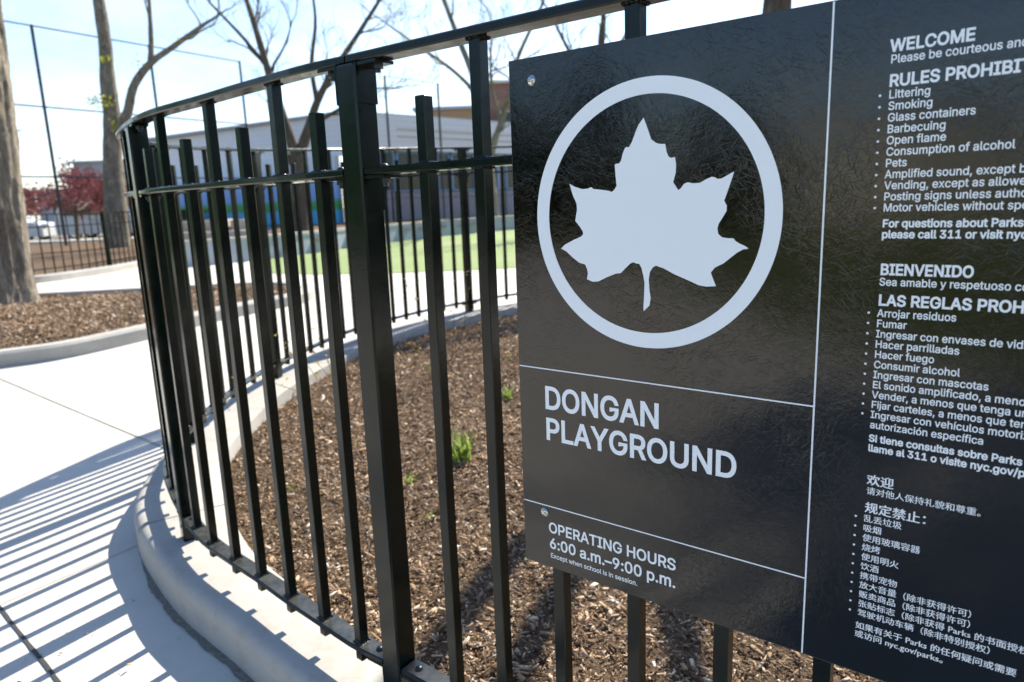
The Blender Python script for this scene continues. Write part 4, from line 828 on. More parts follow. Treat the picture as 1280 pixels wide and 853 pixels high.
# lettering: outlines of a plain grotesque, written as filled curves
GLYPH = {",":[188,[[38,-119,68,71,137,71,84,-119]]],".":[188,[[95,-4,83,-3,73,1,63,9,55,18,51,29,50,41,51,53,55,64,63,73,73,81,83,85,95,87,107,85,118,81,128,73,135,64,140,53,141,41,140,29,135,18,128,9,118,1,107,-3]]],"/":[249,[[235,533,71,-76,14,-76,178,533]]],"0":[453,[[227,-7,191,-3,158,7,130,24,105,48,85,77,69,113,57,155,50,202,48,254,50,306,57,353,69,395,85,431,106,461,130,484,159,502,191,512,227,516,262,512,295,502,323,484,348,461,368,431,384,395,396,353,403,306,405,254,403,202,396,155,384,113,368,77,348,48,323,24,295,7,263,-3],[227,50,250,52,271,60,290,74,306,92,320,116,330,144,338,176,342,213,344,254,342,295,338,332,330,365,320,393,306,416,290,435,271,449,250,457,227,460,203,457,182,449,163,435,147,416,134,393,123,365,115,332,111,295,109,254,111,213,115,176,123,144,134,116,147,92,163,74,182,60,203,52]]],"1":[453,[[76,0,76,55,391,55,391,0],[276,509,276,0,212,0,212,448,209,448,86,358,86,427,198,509]]],"3":[453,[[218,-7,188,-5,159,1,133,10,108,22,88,38,70,57,57,79,48,104,44,132,109,132,112,115,118,100,126,87,137,76,150,66,165,59,182,54,200,51,219,50,239,51,258,55,275,61,291,69,304,80,315,93,323,108,328,125,329,145,328,163,323,180,316,196,306,211,292,223,275,234,254,241,229,246,201,248,157,248,157,299,288,448,288,452,70,452,70,509,372,509,372,461,211,278,211,289,247,290,279,286,308,276,333,262,354,244,371,222,383,198,391,173,393,145,390,116,383,90,370,66,354,45,333,27,309,12,281,2,251,-5]]],"6":[453,[[226,-7,196,-4,168,3,142,15,119,31,100,51,84,74,73,101,66,130,64,162,65,187,71,212,80,239,93,268,112,302,137,340,252,509,322,509,151,261,145,261,151,270,157,279,165,288,174,295,184,302,196,307,208,311,221,313,235,314,265,312,291,305,316,295,337,280,355,262,370,240,380,215,387,187,389,157,387,127,379,98,368,73,352,50,333,30,310,14,284,3,257,-4],[226,48,245,50,263,55,279,63,293,73,304,86,314,101,322,119,326,137,327,157,326,178,322,196,314,213,304,228,293,241,279,251,263,259,245,264,226,265,207,264,190,259,174,252,160,241,148,229,138,214,131,197,126,179,125,158,126,138,131,119,138,102,148,86,160,73,174,63,190,55,207,50]]],"9":[453,[[226,516,256,513,285,506,310,494,333,478,352,458,368,434,380,408,387,378,389,347,387,322,382,296,373,270,359,240,340,207,315,168,200,0,130,0,301,248,307,248,302,238,295,229,287,221,278,214,268,207,257,202,245,198,232,195,218,195,188,197,161,203,137,214,116,229,98,247,83,269,72,294,66,321,64,352,66,382,73,411,85,436,101,459,120,479,143,494,168,506,196,513],[226,460,207,459,190,454,174,446,160,435,148,423,138,407,131,390,127,372,125,352,127,331,131,313,138,295,148,280,160,268,174,257,190,250,207,245,226,243,245,245,263,249,279,257,293,267,305,280,314,295,322,312,326,330,327,350,326,371,322,390,314,407,305,422,293,435,279,446,263,454,245,459]]],":":[188,[[95,-4,83,-3,73,1,63,9,55,18,51,29,50,41,51,53,55,64,63,73,73,81,83,85,95,87,107,85,118,81,128,73,135,64,140,53,141,41,140,29,135,18,128,9,118,1,107,-3],[95,271,83,272,73,277,63,284,55,294,51,304,50,316,51,328,55,339,63,349,73,356,83,360,95,362,107,360,118,356,128,349,135,339,140,328,141,316,140,304,135,294,128,284,118,277,107,272]]],"A":[480,[[16,0,201,509,276,509,463,0,395,0,287,302,264,372,232,478,245,478,213,371,191,302,85,0],[110,142,110,199,370,199,370,142]]],"B":[456,[[60,0,60,509,241,509,274,507,304,501,329,491,350,477,367,461,381,442,390,421,396,398,398,374,397,353,393,336,387,320,378,307,368,295,356,286,343,278,329,272,315,267,315,262,331,260,347,254,363,245,378,234,391,220,402,203,411,184,416,161,418,136,416,111,410,88,400,67,386,48,368,31,344,18,317,8,284,2,247,0],[125,57,245,57,281,60,309,67,330,80,344,96,353,115,355,137,354,153,350,169,342,184,333,197,320,209,306,218,289,225,269,229,248,231,125,231],[125,285,238,285,256,287,273,290,288,296,302,304,314,314,323,326,330,340,335,355,336,372,333,393,326,412,313,429,294,442,270,449,240,452,125,452]]],"C":[510,[[267,-7,225,-3,186,7,150,25,119,49,92,79,70,115,53,157,44,203,40,254,44,305,53,352,70,393,92,429,119,459,150,484,186,501,225,512,267,516,293,514,317,511,340,504,362,496,383,485,402,471,419,456,435,438,448,418,459,397,467,373,473,348,408,348,404,365,397,380,389,395,380,407,369,418,357,428,344,437,330,444,315,449,300,453,284,455,267,456,237,453,209,445,184,432,161,414,141,391,125,364,113,332,106,295,103,254,106,213,113,177,125,145,141,117,161,94,184,76,210,63,237,56,267,53,284,54,300,56,315,60,330,65,344,72,357,81,369,90,380,102,389,114,397,128,404,144,408,160,473,160,467,135,459,112,448,91,435,71,420,53,402,38,383,24,363,13,341,5,317,-2,293,-6]]],"D":[502,[[219,0,96,0,96,57,215,57,254,60,288,68,318,81,343,99,363,122,379,149,390,181,397,216,399,255,397,294,390,329,379,361,364,388,344,410,320,428,291,441,258,449,221,452,93,452,93,509,225,509,273,505,315,495,353,478,385,455,412,426,433,391,449,351,458,306,462,255,458,205,449,159,433,119,411,83,384,54,351,31,312,14,268,3],[125,509,125,0,60,0,60,509]]],"E":[419,[[60,0,60,509,372,509,372,452,125,452,125,286,355,286,355,229,125,229,125,57,375,57,375,0]]],"F":[410,[[60,0,60,509,369,509,369,452,125,452,125,278,346,278,346,221,125,221,125,0]]],"G":[520,[[269,-7,225,-3,185,7,149,25,118,49,91,79,69,116,53,157,43,203,40,254,43,305,53,352,69,393,91,429,117,459,149,484,184,501,223,512,265,516,291,514,316,510,340,504,363,494,384,483,403,469,421,453,436,436,449,416,460,395,468,373,474,349,408,349,402,365,395,379,387,393,378,406,368,417,356,427,344,436,330,443,315,448,300,453,283,455,265,456,236,453,209,445,183,432,160,414,141,392,125,364,113,332,106,295,103,254,106,213,113,177,125,145,141,117,161,95,184,76,210,63,238,56,269,53,296,55,322,61,345,71,365,85,382,102,396,123,407,147,413,173,415,202,434,199,283,199,283,256,478,256,478,200,475,160,466,124,451,91,431,62,406,38,377,19,344,5,308,-4]]],"H":[517,[[60,0,60,509,125,509,125,289,392,289,392,509,457,509,457,0,392,0,392,232,125,232,125,0]]],"I":[300,[[31,0,31,57,118,57,118,452,31,452,31,509,269,509,269,452,183,452,183,57,269,57,269,0]]],"L":[393,[[60,0,60,509,125,509,125,57,361,57,361,0]]],"M":[628,[[60,0,60,509,152,509,277,187,287,159,299,123,311,84,322,49,307,49,318,83,330,121,342,158,352,187,476,509,568,509,568,0,504,0,504,291,504,327,505,369,506,413,507,457,513,457,498,409,482,363,467,322,456,291,342,0,286,0,170,291,159,321,145,361,129,408,112,457,119,457,120,416,121,372,122,328,122,291,122,0]]],"N":[523,[[60,0,60,509,136,509,343,183,363,151,388,107,414,55,405,54,401,108,399,157,399,195,399,509,463,509,463,0,387,0,202,290,177,331,148,381,108,452,119,454,122,384,124,328,125,291,125,0]]],"O":[533,[[267,-7,225,-3,186,7,150,25,119,49,92,79,70,115,53,157,44,203,40,254,44,305,53,352,70,393,92,429,119,459,150,484,186,501,225,512,267,516,309,512,348,501,384,484,415,459,442,429,464,393,480,352,490,305,493,254,490,203,480,157,464,115,442,79,415,49,384,25,348,7,309,-3],[267,53,296,55,324,63,349,76,372,94,392,116,408,144,420,176,428,213,430,254,428,295,420,332,408,365,392,392,372,415,349,433,324,446,296,453,267,456,237,453,210,445,184,433,161,415,142,392,125,364,113,332,106,295,103,254,106,213,113,176,125,144,142,117,161,94,184,76,210,63,237,55]]],"P":[445,[[60,0,60,509,235,509,272,506,305,499,332,487,356,471,375,452,390,430,400,404,407,377,409,348,407,318,400,291,390,265,375,243,356,223,332,207,305,195,272,188,235,186,109,186,109,242,233,242,257,244,279,248,297,256,312,266,324,279,333,294,339,310,343,328,344,348,343,367,339,385,333,402,324,416,312,428,297,439,279,446,257,451,232,452,125,452,125,0]]],"R":[449,[[60,0,60,509,236,509,273,506,305,500,333,489,356,473,376,455,390,433,401,408,407,381,409,352,407,323,401,296,390,271,376,250,356,232,333,217,305,206,273,200,236,198,96,198,96,255,234,255,258,256,280,260,298,267,313,276,325,287,334,300,340,316,344,333,345,352,344,371,340,389,334,405,325,419,313,430,298,440,279,446,258,451,233,452,125,452,125,0],[353,0,230,229,303,229,428,0]]],"S":[447,[[224,-9,188,-7,156,-1,128,9,102,23,81,40,64,60,51,83,42,109,38,137,104,137,108,118,114,102,123,88,136,76,150,66,166,59,185,53,204,50,224,49,246,50,267,54,286,60,303,69,317,79,329,92,338,106,344,122,346,139,344,154,340,168,332,179,322,189,310,197,296,205,245,222,184,239,145,253,112,269,86,289,67,313,56,341,52,372,54,400,62,425,75,448,92,468,113,484,138,498,165,508,195,514,227,516,259,514,289,508,316,498,340,484,360,468,377,449,390,427,398,403,401,378,337,378,332,402,320,421,302,437,280,449,254,456,225,459,204,457,185,454,167,448,152,440,139,430,129,418,121,405,117,391,115,376,117,359,122,345,131,334,142,324,155,315,169,308,212,293,264,279,312,264,328,256,344,248,359,238,372,226,384,213,395,198,402,180,407,161,408,139,406,112,399,87,386,64,370,43,349,25,323,11,294,0,261,-7]]],"T":[449,[[32,452,32,509,417,509,417,452,257,452,257,0,193,0,193,452]]],"U":[517,[[259,-8,220,-6,186,2,154,15,126,33,103,55,85,80,71,108,63,140,60,173,60,509,124,509,124,178,126,155,132,133,141,113,153,95,169,80,187,68,208,59,232,53,259,52,285,53,309,59,331,68,349,80,364,95,377,113,385,133,391,155,393,178,393,509,457,509,457,173,454,140,446,108,433,80,414,55,391,33,363,15,332,2,297,-6]]],"V":[480,[[204,0,16,509,84,509,192,206,215,137,248,31,235,31,267,138,290,206,395,509,463,509,278,0]]],"W":[686,[[155,0,16,509,82,509,163,196,175,145,187,94,197,40,189,40,200,94,211,145,224,196,306,509,380,509,462,196,474,145,486,94,497,40,488,40,499,94,510,145,523,196,603,509,670,509,530,0,455,0,368,323,351,391,336,475,350,475,335,395,318,323,230,0]]],"Y":[472,[[203,0,203,208,16,509,91,509,192,344,222,292,250,230,224,230,251,293,280,344,381,509,455,509,268,208,268,0]]],"a":[389,[[160,-9,137,-7,115,-3,94,5,76,15,60,29,48,45,38,63,32,84,30,108,32,128,36,146,43,161,53,174,64,184,78,193,92,200,108,206,125,211,178,220,234,227,247,229,257,231,265,235,271,240,274,246,276,255,276,257,275,272,272,285,267,297,260,307,251,315,240,322,227,327,212,330,196,331,178,330,163,327,149,322,137,316,127,309,118,301,110,292,104,283,100,274,41,291,51,313,64,331,79,346,95,358,114,368,133,375,153,380,173,383,194,384,239,379,255,375,271,369,286,360,300,350,312,336,322,320,330,301,335,278,337,251,337,0,277,0,277,52,272,52,252,25,242,16,229,8,215,1,199,-4,181,-7],[170,45,192,47,211,51,228,59,242,68,254,80,263,93,270,108,274,122,276,138,276,190,259,182,231,176,200,171,175,168,134,159,122,153,112,147,103,139,97,130,93,118,92,105,93,93,96,82,102,72,109,64,119,57,130,52,142,48,156,46]]],"b":[424,[[229,-8,208,-7,189,-3,172,4,159,12,147,21,138,31,118,59,112,59,112,0,53,0,53,509,114,509,114,319,118,319,137,346,147,355,158,364,171,373,188,379,207,383,229,384,259,382,287,374,313,361,335,342,354,320,370,293,381,261,388,227,390,189,388,151,381,116,370,84,355,57,336,34,313,16,288,3,260,-6],[220,47,242,49,262,55,279,66,294,80,306,97,316,117,323,139,327,163,328,189,327,215,323,239,316,261,307,281,295,298,280,311,262,322,243,328,220,330,198,328,178,322,161,312,147,299,134,282,125,263,118,241,114,216,113,189,114,162,118,138,125,115,135,95,147,78,162,65,179,55,198,49]]],"c":[396,[[207,-8,174,-5,144,3,117,16,93,35,72,58,56,85,44,116,37,150,34,187,37,225,44,260,56,291,72,318,93,341,117,360,144,374,174,382,207,384,226,384,243,381,260,377,276,371,291,364,305,356,318,346,330,335,340,322,349,308,356,293,362,277,303,262,290,289,270,311,242,325,207,330,184,328,163,321,145,310,130,296,118,278,108,258,102,236,98,212,96,187,98,163,102,139,108,117,118,97,130,80,145,66,163,55,184,49,207,46,243,52,271,66,292,89,304,117,363,102,357,86,350,70,341,56,331,43,319,32,306,21,292,12,277,5,261,-1,244,-5,226,-7]]],"d":[424,[[195,-8,165,-6,137,3,111,16,89,34,70,57,55,84,43,116,36,151,34,189,36,227,43,261,55,293,70,320,89,342,112,361,137,374,165,382,196,384,218,383,237,379,253,373,267,364,278,355,287,346,306,319,311,319,311,509,372,509,372,0,313,0,313,59,307,59,287,31,277,21,266,12,252,4,236,-3,217,-7],[205,47,226,49,246,55,263,65,278,78,290,95,299,115,306,138,310,162,312,189,310,216,306,241,300,263,290,282,278,299,263,312,246,322,227,328,205,330,182,328,162,322,145,311,130,298,118,281,108,261,102,239,98,215,96,189,98,163,102,139,109,117,118,97,130,80,145,66,162,55,182,49]]],"e":[404,[[212,-8,177,-5,145,3,117,16,92,35,72,58,56,85,44,116,37,150,34,187,36,224,44,258,55,290,71,317,91,340,115,359,142,373,172,382,205,384,226,383,246,380,266,374,285,366,303,355,319,341,334,324,347,305,357,282,365,256,370,227,371,194,371,169,75,169,75,221,338,221,310,202,308,226,304,248,298,269,288,286,277,301,263,314,246,323,227,328,205,330,183,328,164,323,146,313,131,301,119,286,109,270,102,251,97,231,96,211,96,178,98,151,102,127,110,106,121,88,135,73,151,61,169,53,190,48,212,46,227,47,241,49,254,53,265,58,276,65,285,73,294,82,300,93,306,105,365,91,358,72,348,55,335,39,320,26,302,14,283,4,261,-3,237,-7]]],"f":[254,[[228,379,228,327,6,327,6,379],[81,0,81,432,82,452,87,470,96,486,107,499,120,510,135,519,152,525,169,529,187,530,222,527,243,521,227,468,215,472,195,474,178,472,164,468,154,460,147,449,143,435,142,419,142,0]]],"g":[425,[[207,-151,180,-149,156,-146,134,-140,114,-132,97,-122,82,-110,70,-97,59,-84,51,-69,101,-41,122,-66,131,-74,142,-82,154,-88,169,-93,187,-96,207,-97,236,-95,261,-87,282,-75,298,-58,308,-34,311,-6,311,68,306,68,287,41,277,32,266,23,252,16,236,10,217,6,195,5,165,7,138,14,113,27,90,43,71,65,55,90,43,120,36,154,34,191,36,229,43,263,55,293,71,320,90,342,112,361,138,374,166,382,196,384,218,383,237,379,253,373,267,365,279,356,288,346,308,319,313,319,313,379,372,379,372,-9,370,-40,363,-67,350,-90,334,-109,314,-124,291,-136,265,-144,237,-149],[205,59,227,61,246,66,264,75,278,87,290,103,300,121,307,142,311,166,312,193,311,219,307,242,300,264,291,283,279,299,264,312,247,322,227,328,205,330,182,328,163,322,145,312,130,298,118,282,109,262,102,241,98,218,96,193,98,167,102,144,109,123,118,104,131,88,145,76,163,66,183,61]]],"h":[410,[[114,227,114,0,53,0,53,509,114,509,114,287,102,287,116,319,132,344,152,362,175,374,200,382,227,384,252,383,275,377,295,369,313,356,328,340,341,321,350,298,355,271,357,240,357,0,296,0,296,235,293,263,286,286,273,304,256,318,235,326,210,329,192,328,176,324,161,317,147,308,136,297,126,283,119,266,115,248]]],"i":[167,[[53,0,53,379,114,379,114,0],[84,443,73,444,63,448,54,455,47,463,43,472,41,483,43,494,47,504,54,512,63,518,73,522,84,524,95,522,105,518,114,512,121,504,125,494,126,483,125,472,121,463,114,455,105,448,95,444]]],"j":[167,[[53,379,114,379,114,-30,112,-52,108,-72,102,-90,92,-106,80,-119,65,-129,47,-137,27,-141,4,-143,-10,-143,-10,-87,2,-87,18,-85,31,-80,40,-72,47,-61,51,-46,53,-29],[83,443,72,444,62,448,53,455,47,463,42,472,41,483,42,494,47,504,53,512,62,518,72,522,83,524,95,522,105,518,114,512,120,504,125,494,126,483,125,472,120,463,114,455,105,448,95,444]]],"k":[381,[[110,137,110,212,121,212,284,379,360,379,184,199,177,199],[53,0,53,509,114,509,114,0],[294,0,148,186,191,229,372,0]]],"l":[189,[[139,-2,112,0,91,8,74,20,62,37,55,59,53,84,53,509,114,509,114,99,114,83,117,71,120,62,126,57,135,53,146,52,160,53,170,54,181,3,162,-1]]],"m":[610,[[53,0,53,379,112,379,112,295,108,295,114,314,122,331,132,346,144,358,158,368,172,376,187,382,203,385,219,386,245,383,268,375,287,361,303,342,314,320,321,295,312,295,318,312,326,329,337,343,350,356,364,366,381,375,398,381,417,385,437,386,458,385,478,380,497,372,514,361,529,346,541,328,550,307,555,283,557,255,557,0,496,0,496,254,493,279,485,298,473,313,456,323,438,329,419,330,402,329,387,326,374,320,363,312,353,302,345,290,340,277,336,263,335,247,335,0,274,0,274,260,272,280,265,297,253,311,238,322,220,328,199,330,185,329,171,326,158,320,145,312,135,302,126,289,119,274,115,257,114,238,114,0]]],"n":[410,[[114,227,114,0,53,0,53,379,112,379,112,287,102,287,116,319,132,344,152,362,175,374,200,382,227,384,252,383,275,377,295,369,313,356,328,340,341,321,350,298,355,271,357,240,357,0,296,0,296,235,293,263,286,286,273,304,256,318,235,326,210,329,192,328,176,324,161,317,147,308,136,297,126,283,119,266,115,248]]],"o":[415,[[207,-8,174,-5,144,3,117,16,93,35,72,58,56,85,44,116,37,150,34,187,37,225,44,260,56,291,72,318,93,341,117,360,144,374,174,382,207,384,241,382,271,374,299,360,323,341,343,318,359,291,371,260,379,225,381,187,379,150,371,116,359,85,343,58,323,35,299,16,271,3,241,-5],[207,46,231,49,252,55,270,66,285,80,298,97,307,117,314,139,318,163,319,187,318,212,314,236,307,258,298,278,285,296,270,310,252,321,231,328,207,330,184,328,163,321,145,310,130,296,118,278,108,258,102,236,98,212,96,187,98,163,102,139,108,117,118,97,130,80,145,66,163,55,184,49]]],"p":[424,[[53,-143,53,379,112,379,112,319,118,319,137,346,147,355,158,364,171,373,188,379,207,383,229,384,259,382,287,374,313,361,335,342,354,320,370,293,381,261,388,227,390,189,388,151,381,116,370,84,355,57,336,34,313,16,288,3,260,-6,229,-8,208,-7,189,-3,173,4,159,12,147,21,138,31,118,59,114,59,114,-143],[220,47,242,49,262,55,279,66,294,80,306,97,316,117,323,139,327,163,328,189,327,215,323,239,316,261,307,281,295,298,280,311,262,322,243,328,220,330,198,328,178,322,161,312,147,299,134,282,125,263,118,241,114,216,113,189,114,162,118,138,125,115,135,95,147,78,162,65,179,55,198,49]]],"q":[424,[[372,-143,311,-143,311,59,306,59,287,31,277,21,266,12,252,4,236,-3,217,-7,195,-8,165,-6,137,3,111,16,89,34,70,57,55,84,43,116,36,151,34,189,36,227,43,261,55,293,70,320,89,342,112,361,137,374,165,382,196,384,218,383,237,379,253,373,267,364,278,355,287,346,307,319,313,319,313,379,372,379],[205,47,226,49,246,55,263,65,278,78,290,95,299,115,306,138,310,162,312,189,310,216,306,241,300,263,290,282,278,299,263,312,246,322,227,328,205,330,182,328,162,322,145,311,130,298,118,281,108,261,102,239,98,215,96,189,98,163,102,139,109,117,118,97,130,80,145,66,162,55,182,49]]],"r":[259,[[53,0,53,379,112,379,112,321,115,321,124,339,137,354,152,367,171,377,191,383,213,385,229,384,243,384,243,322,230,324,207,326,190,324,174,321,159,315,146,306,135,296,126,284,119,269,115,254,114,237,114,0]]],"s":[365,[[182,-8,157,-7,133,-3,112,3,93,12,76,24,62,38,50,54,41,73,36,94,94,107,101,87,111,72,124,60,141,52,160,47,181,45,206,47,227,53,244,62,258,74,265,88,268,103,266,115,262,126,254,136,243,144,229,150,212,155,149,170,118,180,92,192,72,208,58,227,50,249,47,274,49,295,55,314,65,332,79,347,95,360,115,370,137,378,161,383,187,384,212,383,234,379,254,372,271,363,286,352,299,339,309,324,318,308,324,290,268,277,262,291,254,304,243,316,228,325,210,331,187,333,166,331,147,326,131,317,119,305,111,292,109,277,110,264,115,253,124,243,136,235,152,229,172,223,229,209,261,200,287,187,306,171,320,153,328,131,331,107,329,85,323,65,312,47,298,31,281,18,260,6,236,-2,210,-7]]],"t":[227,[[204,379,204,327,6,327,6,379],[65,471,126,471,126,98,127,83,130,70,136,61,144,55,156,51,170,50,185,51,202,54,213,2,192,-3,168,-4,138,-1,113,7,92,21,77,41,68,64,65,93]]],"u":[410,[[182,-5,158,-3,135,2,115,11,97,23,82,39,69,59,60,82,54,109,53,139,53,379,114,379,114,144,116,117,124,94,137,75,154,61,175,53,200,50,218,51,234,55,249,62,263,71,274,83,283,97,290,113,295,132,296,153,296,379,357,379,357,0,298,0,298,92,307,92,294,60,277,35,257,17,234,5,209,-3]]],"v":[389,[[163,0,17,379,84,379,165,155,187,87,206,21,184,21,203,87,224,155,305,379,371,379,226,0]]],"w":[567,[[138,0,23,379,87,379,133,214,154,137,175,41,165,41,186,135,206,214,252,379,316,379,362,214,382,136,402,41,391,41,413,135,434,214,480,379,545,379,429,0,368,0,319,172,305,225,291,280,277,338,291,338,277,280,263,225,248,172,199,0]]],"x":[379,[[21,0,171,218,171,171,29,379,100,379,147,306,179,253,207,206,175,206,202,253,233,306,282,379,352,379,209,169,209,214,358,0,287,0,231,85,200,136,173,182,205,182,178,136,148,85,91,0]]],"y":[389,[[47,-139,61,-86,71,-87,83,-89,94,-90,104,-89,113,-86,122,-81,130,-74,138,-64,145,-51,151,-36,163,-1,17,379,84,379,165,155,187,87,206,21,184,21,202,87,224,155,305,379,371,379,204,-58,196,-77,187,-93,177,-107,165,-119,153,-128,139,-136,125,-141,109,-144,91,-145,65,-143]]],"z":[380,[[42,0,42,46,254,320,254,323,48,323,48,379,333,379,333,331,126,60,126,56,339,56,339,0]]],"\u00cd":[300,[[31,0,31,57,118,57,118,452,31,452,31,509,269,509,269,452,183,452,183,57,269,57,269,0],[124,558,171,659,240,659,174,558]]],"\u00ed":[167,[[53,0,53,379,114,379,114,0],[57,429,104,529,173,529,107,429]]],"\u00f3":[415,[[207,-8,174,-5,144,3,117,16,93,35,72,58,56,85,44,116,37,150,34,187,37,225,44,260,56,291,72,318,93,341,117,360,144,374,174,382,207,384,241,382,271,374,299,360,323,341,343,318,359,291,371,260,379,225,381,187,379,150,371,116,359,85,343,58,323,35,299,16,271,3,241,-5],[207,46,231,49,252,55,270,66,285,80,298,97,307,117,314,139,318,163,319,187,318,212,314,236,307,258,298,278,285,296,270,310,252,321,231,328,207,330,184,328,163,321,145,310,130,296,118,278,108,258,102,236,98,212,96,187,98,163,102,139,108,117,118,97,130,80,145,66,163,55,184,49],[181,429,228,529,297,529,231,429]]],"\u2013":[350,[[350,244,350,188,0,188,0,244]]],"\u2022":[389,[[194,93,175,94,156,99,139,107,124,118,111,131,100,147,92,164,87,182,85,202,87,221,92,240,100,257,111,272,124,285,139,296,156,305,175,309,194,311,214,309,232,305,249,296,265,285,278,272,289,257,297,240,302,221,304,202,302,182,297,164,289,147,278,131,265,118,249,107,232,99,214,94]]]," ":[188,[]]}
def adv(ch): return GLYPH[ch][0] / 1000
def line_w(txt): return sum(adv(c) for c in txt)
from mathutils.geometry import delaunay_2d_cdt
GF = {}
def glyph_fill(ch, off):
    """filled outline of a glyph, emboldened by moving its outline outwards"""
    if (ch, off) in GF: return GF[(ch, off)]
    loops = []
    for lp_ in GLYPH[ch][1]:
        P = [(lp_[i] / 1000, lp_[i + 1] / 1000) for i in range(0, len(lp_), 2)]
        P = [p for i, p in enumerate(P) if math.dist(p, P[i - 1]) > 5e-4]; Q = []
        for i in range(len(P)):
            a, b, c = P[i - 1], P[i], P[(i + 1) % len(P)]
            d1 = Vector((b[0] - a[0], b[1] - a[1])).normalized(); d2 = Vector((c[0] - b[0], c[1] - b[1])).normalized()
            n1 = Vector((-d1.y, d1.x)); n2 = Vector((-d2.y, d2.x)); mm = n1 + n2
            if mm.length < .2: mm = n1
            mm.normalize(); k = min(1.6, 1 / max(.3, mm.dot(n1))); Q.append((b[0] + mm.x * off * k, b[1] + mm.y * off * k))
        loops.append(Q)
    vs = [Vector(p) for q in loops for p in q]; es = []; k = 0
    for q in loops: es += [(k + i, k + (i + 1) % len(q)) for i in range(len(q))]; k += len(q)
    if not vs: GF[(ch, off)] = ([], []); return GF[(ch, off)]
    V, _, F, _, _, _ = delaunay_2d_cdt(vs, es, [], 0, 1e-6)
    def wind(x, y):
        w = 0
        for q in loops:
            for i in range(len(q)):
                (x1, y1), (x2, y2) = q[i], q[(i + 1) % len(q)]
                if (y1 <= y) != (y2 <= y):
                    if x < x1 + (y - y1) / (y2 - y1) * (x2 - x1): w += 1 if y2 > y1 else -1
        return w
    keep = []
    for f in F:
        cx = sum(V[i].x for i in f) / len(f); cy = sum(V[i].y for i in f) / len(f)
        if wind(cx, cy) != 0: keep.append(tuple(f))
    GF[(ch, off)] = ([(v.x, v.y) for v in V], keep); return GF[(ch, off)]
class Lines:
    def __init__(s): s.meshes = []
    def curve_mesh(s, c):
        o = bpy.data.objects.new('tmp', c); COL.objects.link(o); dg = bpy.context.evaluated_depsgraph_get(); dg.update()
        me = bpy.data.meshes.new_from_object(o.evaluated_get(dg)); bpy.data.objects.remove(o); bpy.data.curves.remove(c)
        s.meshes.append(me)
    def latin(s, txt, t0, z0, cap, width=None, bold=0, xs=1.0):
        size = cap / .509 / (1 + 2 * bold)
        if width: xs = width / (line_w(txt) * size - .09 * size)
        x = -.055; vs = []; fs = []
        for ch in txt:
            a, _ = GLYPH[ch]; V, F = glyph_fill(ch, bold); k = len(vs)
            vs += [(t0 + (x + p) * size * xs, z0 + (q + bold) * size) for p, q in V]; fs += [tuple(i + k for i in f) for f in F]
            x += a / 1000
        me = bpy.data.meshes.new('tmp'); me.from_pydata([(p, q, 0) for p, q in vs], [], fs); s.meshes.append(me)
        return xs
    def han(s, txt, t0, z0, em, bold=0.0):
        for k, dx in enumerate((0, bold, -bold)):
            c = bpy.data.curves.new('tmp', 'FONT'); c.body = txt; c.size = em / 1.0268; c.resolution_u = 2
            s.curve_mesh_text(c, t0 + dx * em, z0 + (.4 * dx * em if k else 0))
            for v in s.meshes[-1].vertices: v.co.z = .00004 * k
    def curve_mesh_text(s, c, t0, z0):
        s.curve_mesh(c); me = s.meshes[-1]
        for v in me.vertices: v.co.x += t0; v.co.y += z0
    def disc(s, t, z, r):
        c = bpy.data.curves.new('tmp', 'CURVE'); c.dimensions = '2D'; c.fill_mode = 'BOTH'; c.extrude = .00015
        q = c.splines.new('POLY'); q.points.add(11); q.use_cyclic_u = True
        for i in range(12): q.points[i].co = (t + r * math.cos(i * .5236), z + r * math.sin(i * .5236), 0, 1)
        s.curve_mesh(c)
    def build(s, name, label):
        m = MB()
        for me in s.meshes:
            m.add([tuple(sp(v.co.x, v.co.y, .0003) + OUT * v.co.z) for v in me.vertices], [tuple(p.vertices) for p in me.polygons]); bpy.data.meshes.remove(me)
        o = m.build(name, M['white'], sign); o['label'] = label; return o
L = Lines()
L.latin('DONGAN', -.7072, -.3709, .0416, .2212, .019); L.latin('PLAYGROUND', -.7067, -.4291, .0410, .3478, .019)
L.build('lettering', 'large white lettering reading DONGAN PLAYGROUND')
L = Lines(); L.latin('OPERATING HOURS', -.7071, -.6107, .0206, .2520, .017); L.latin('6:00 a.m.–9:00 p.m.', -.7067, -.6422, .0210, .2515, .017)
L.latin('Except when school is in session.', -.7052, -.6608, .0091, .1800, .012)
L.build('lettering', 'white operating hours lettering near the bottom bolt')
EN = ['Littering', 'Smoking', 'Glass containers', 'Barbecuing', 'Open flame', 'Consumption of alcohol', 'Pets', 'Amplified sound, except by permit', 'Vending, except as allowed', 'Posting signs unless authorized', 'Motor vehicles without special permit']
L = Lines(); tx = -.1797
def at_line(x0, z): return x0
xb = L.latin('WELCOME', -.1830, .1585, .0141, .0848, .026)
xs = L.latin('Consumption of alcohol', -.1806, .0369, .0098, .1297, .013)
L.latin('Please be courteous and respectful', -.1822, .1455, .0098, None, .013, xs); L.latin('RULES PROHIBIT', -.1819, .1183, .0141, None, .026, xb)
for i, tx_ in enumerate(EN):
    z = .1048 - i * .01358
    if i != 5: L.latin(tx_, -.1818 + i * .0002, z, .0098, None, .013, xs)
    L.disc(-.1922 + i * .0002, z + .0046, .0015)
L.latin('For questions about Parks', -.1794, -.0508, .0098, None, .026, xs * 1.04); L.latin('please call 311 or visit nyc.gov/parks', -.1794, -.0643, .0098, None, .026, xs * 1.04)
L.build('lettering', 'white English rules lettering at the top right')
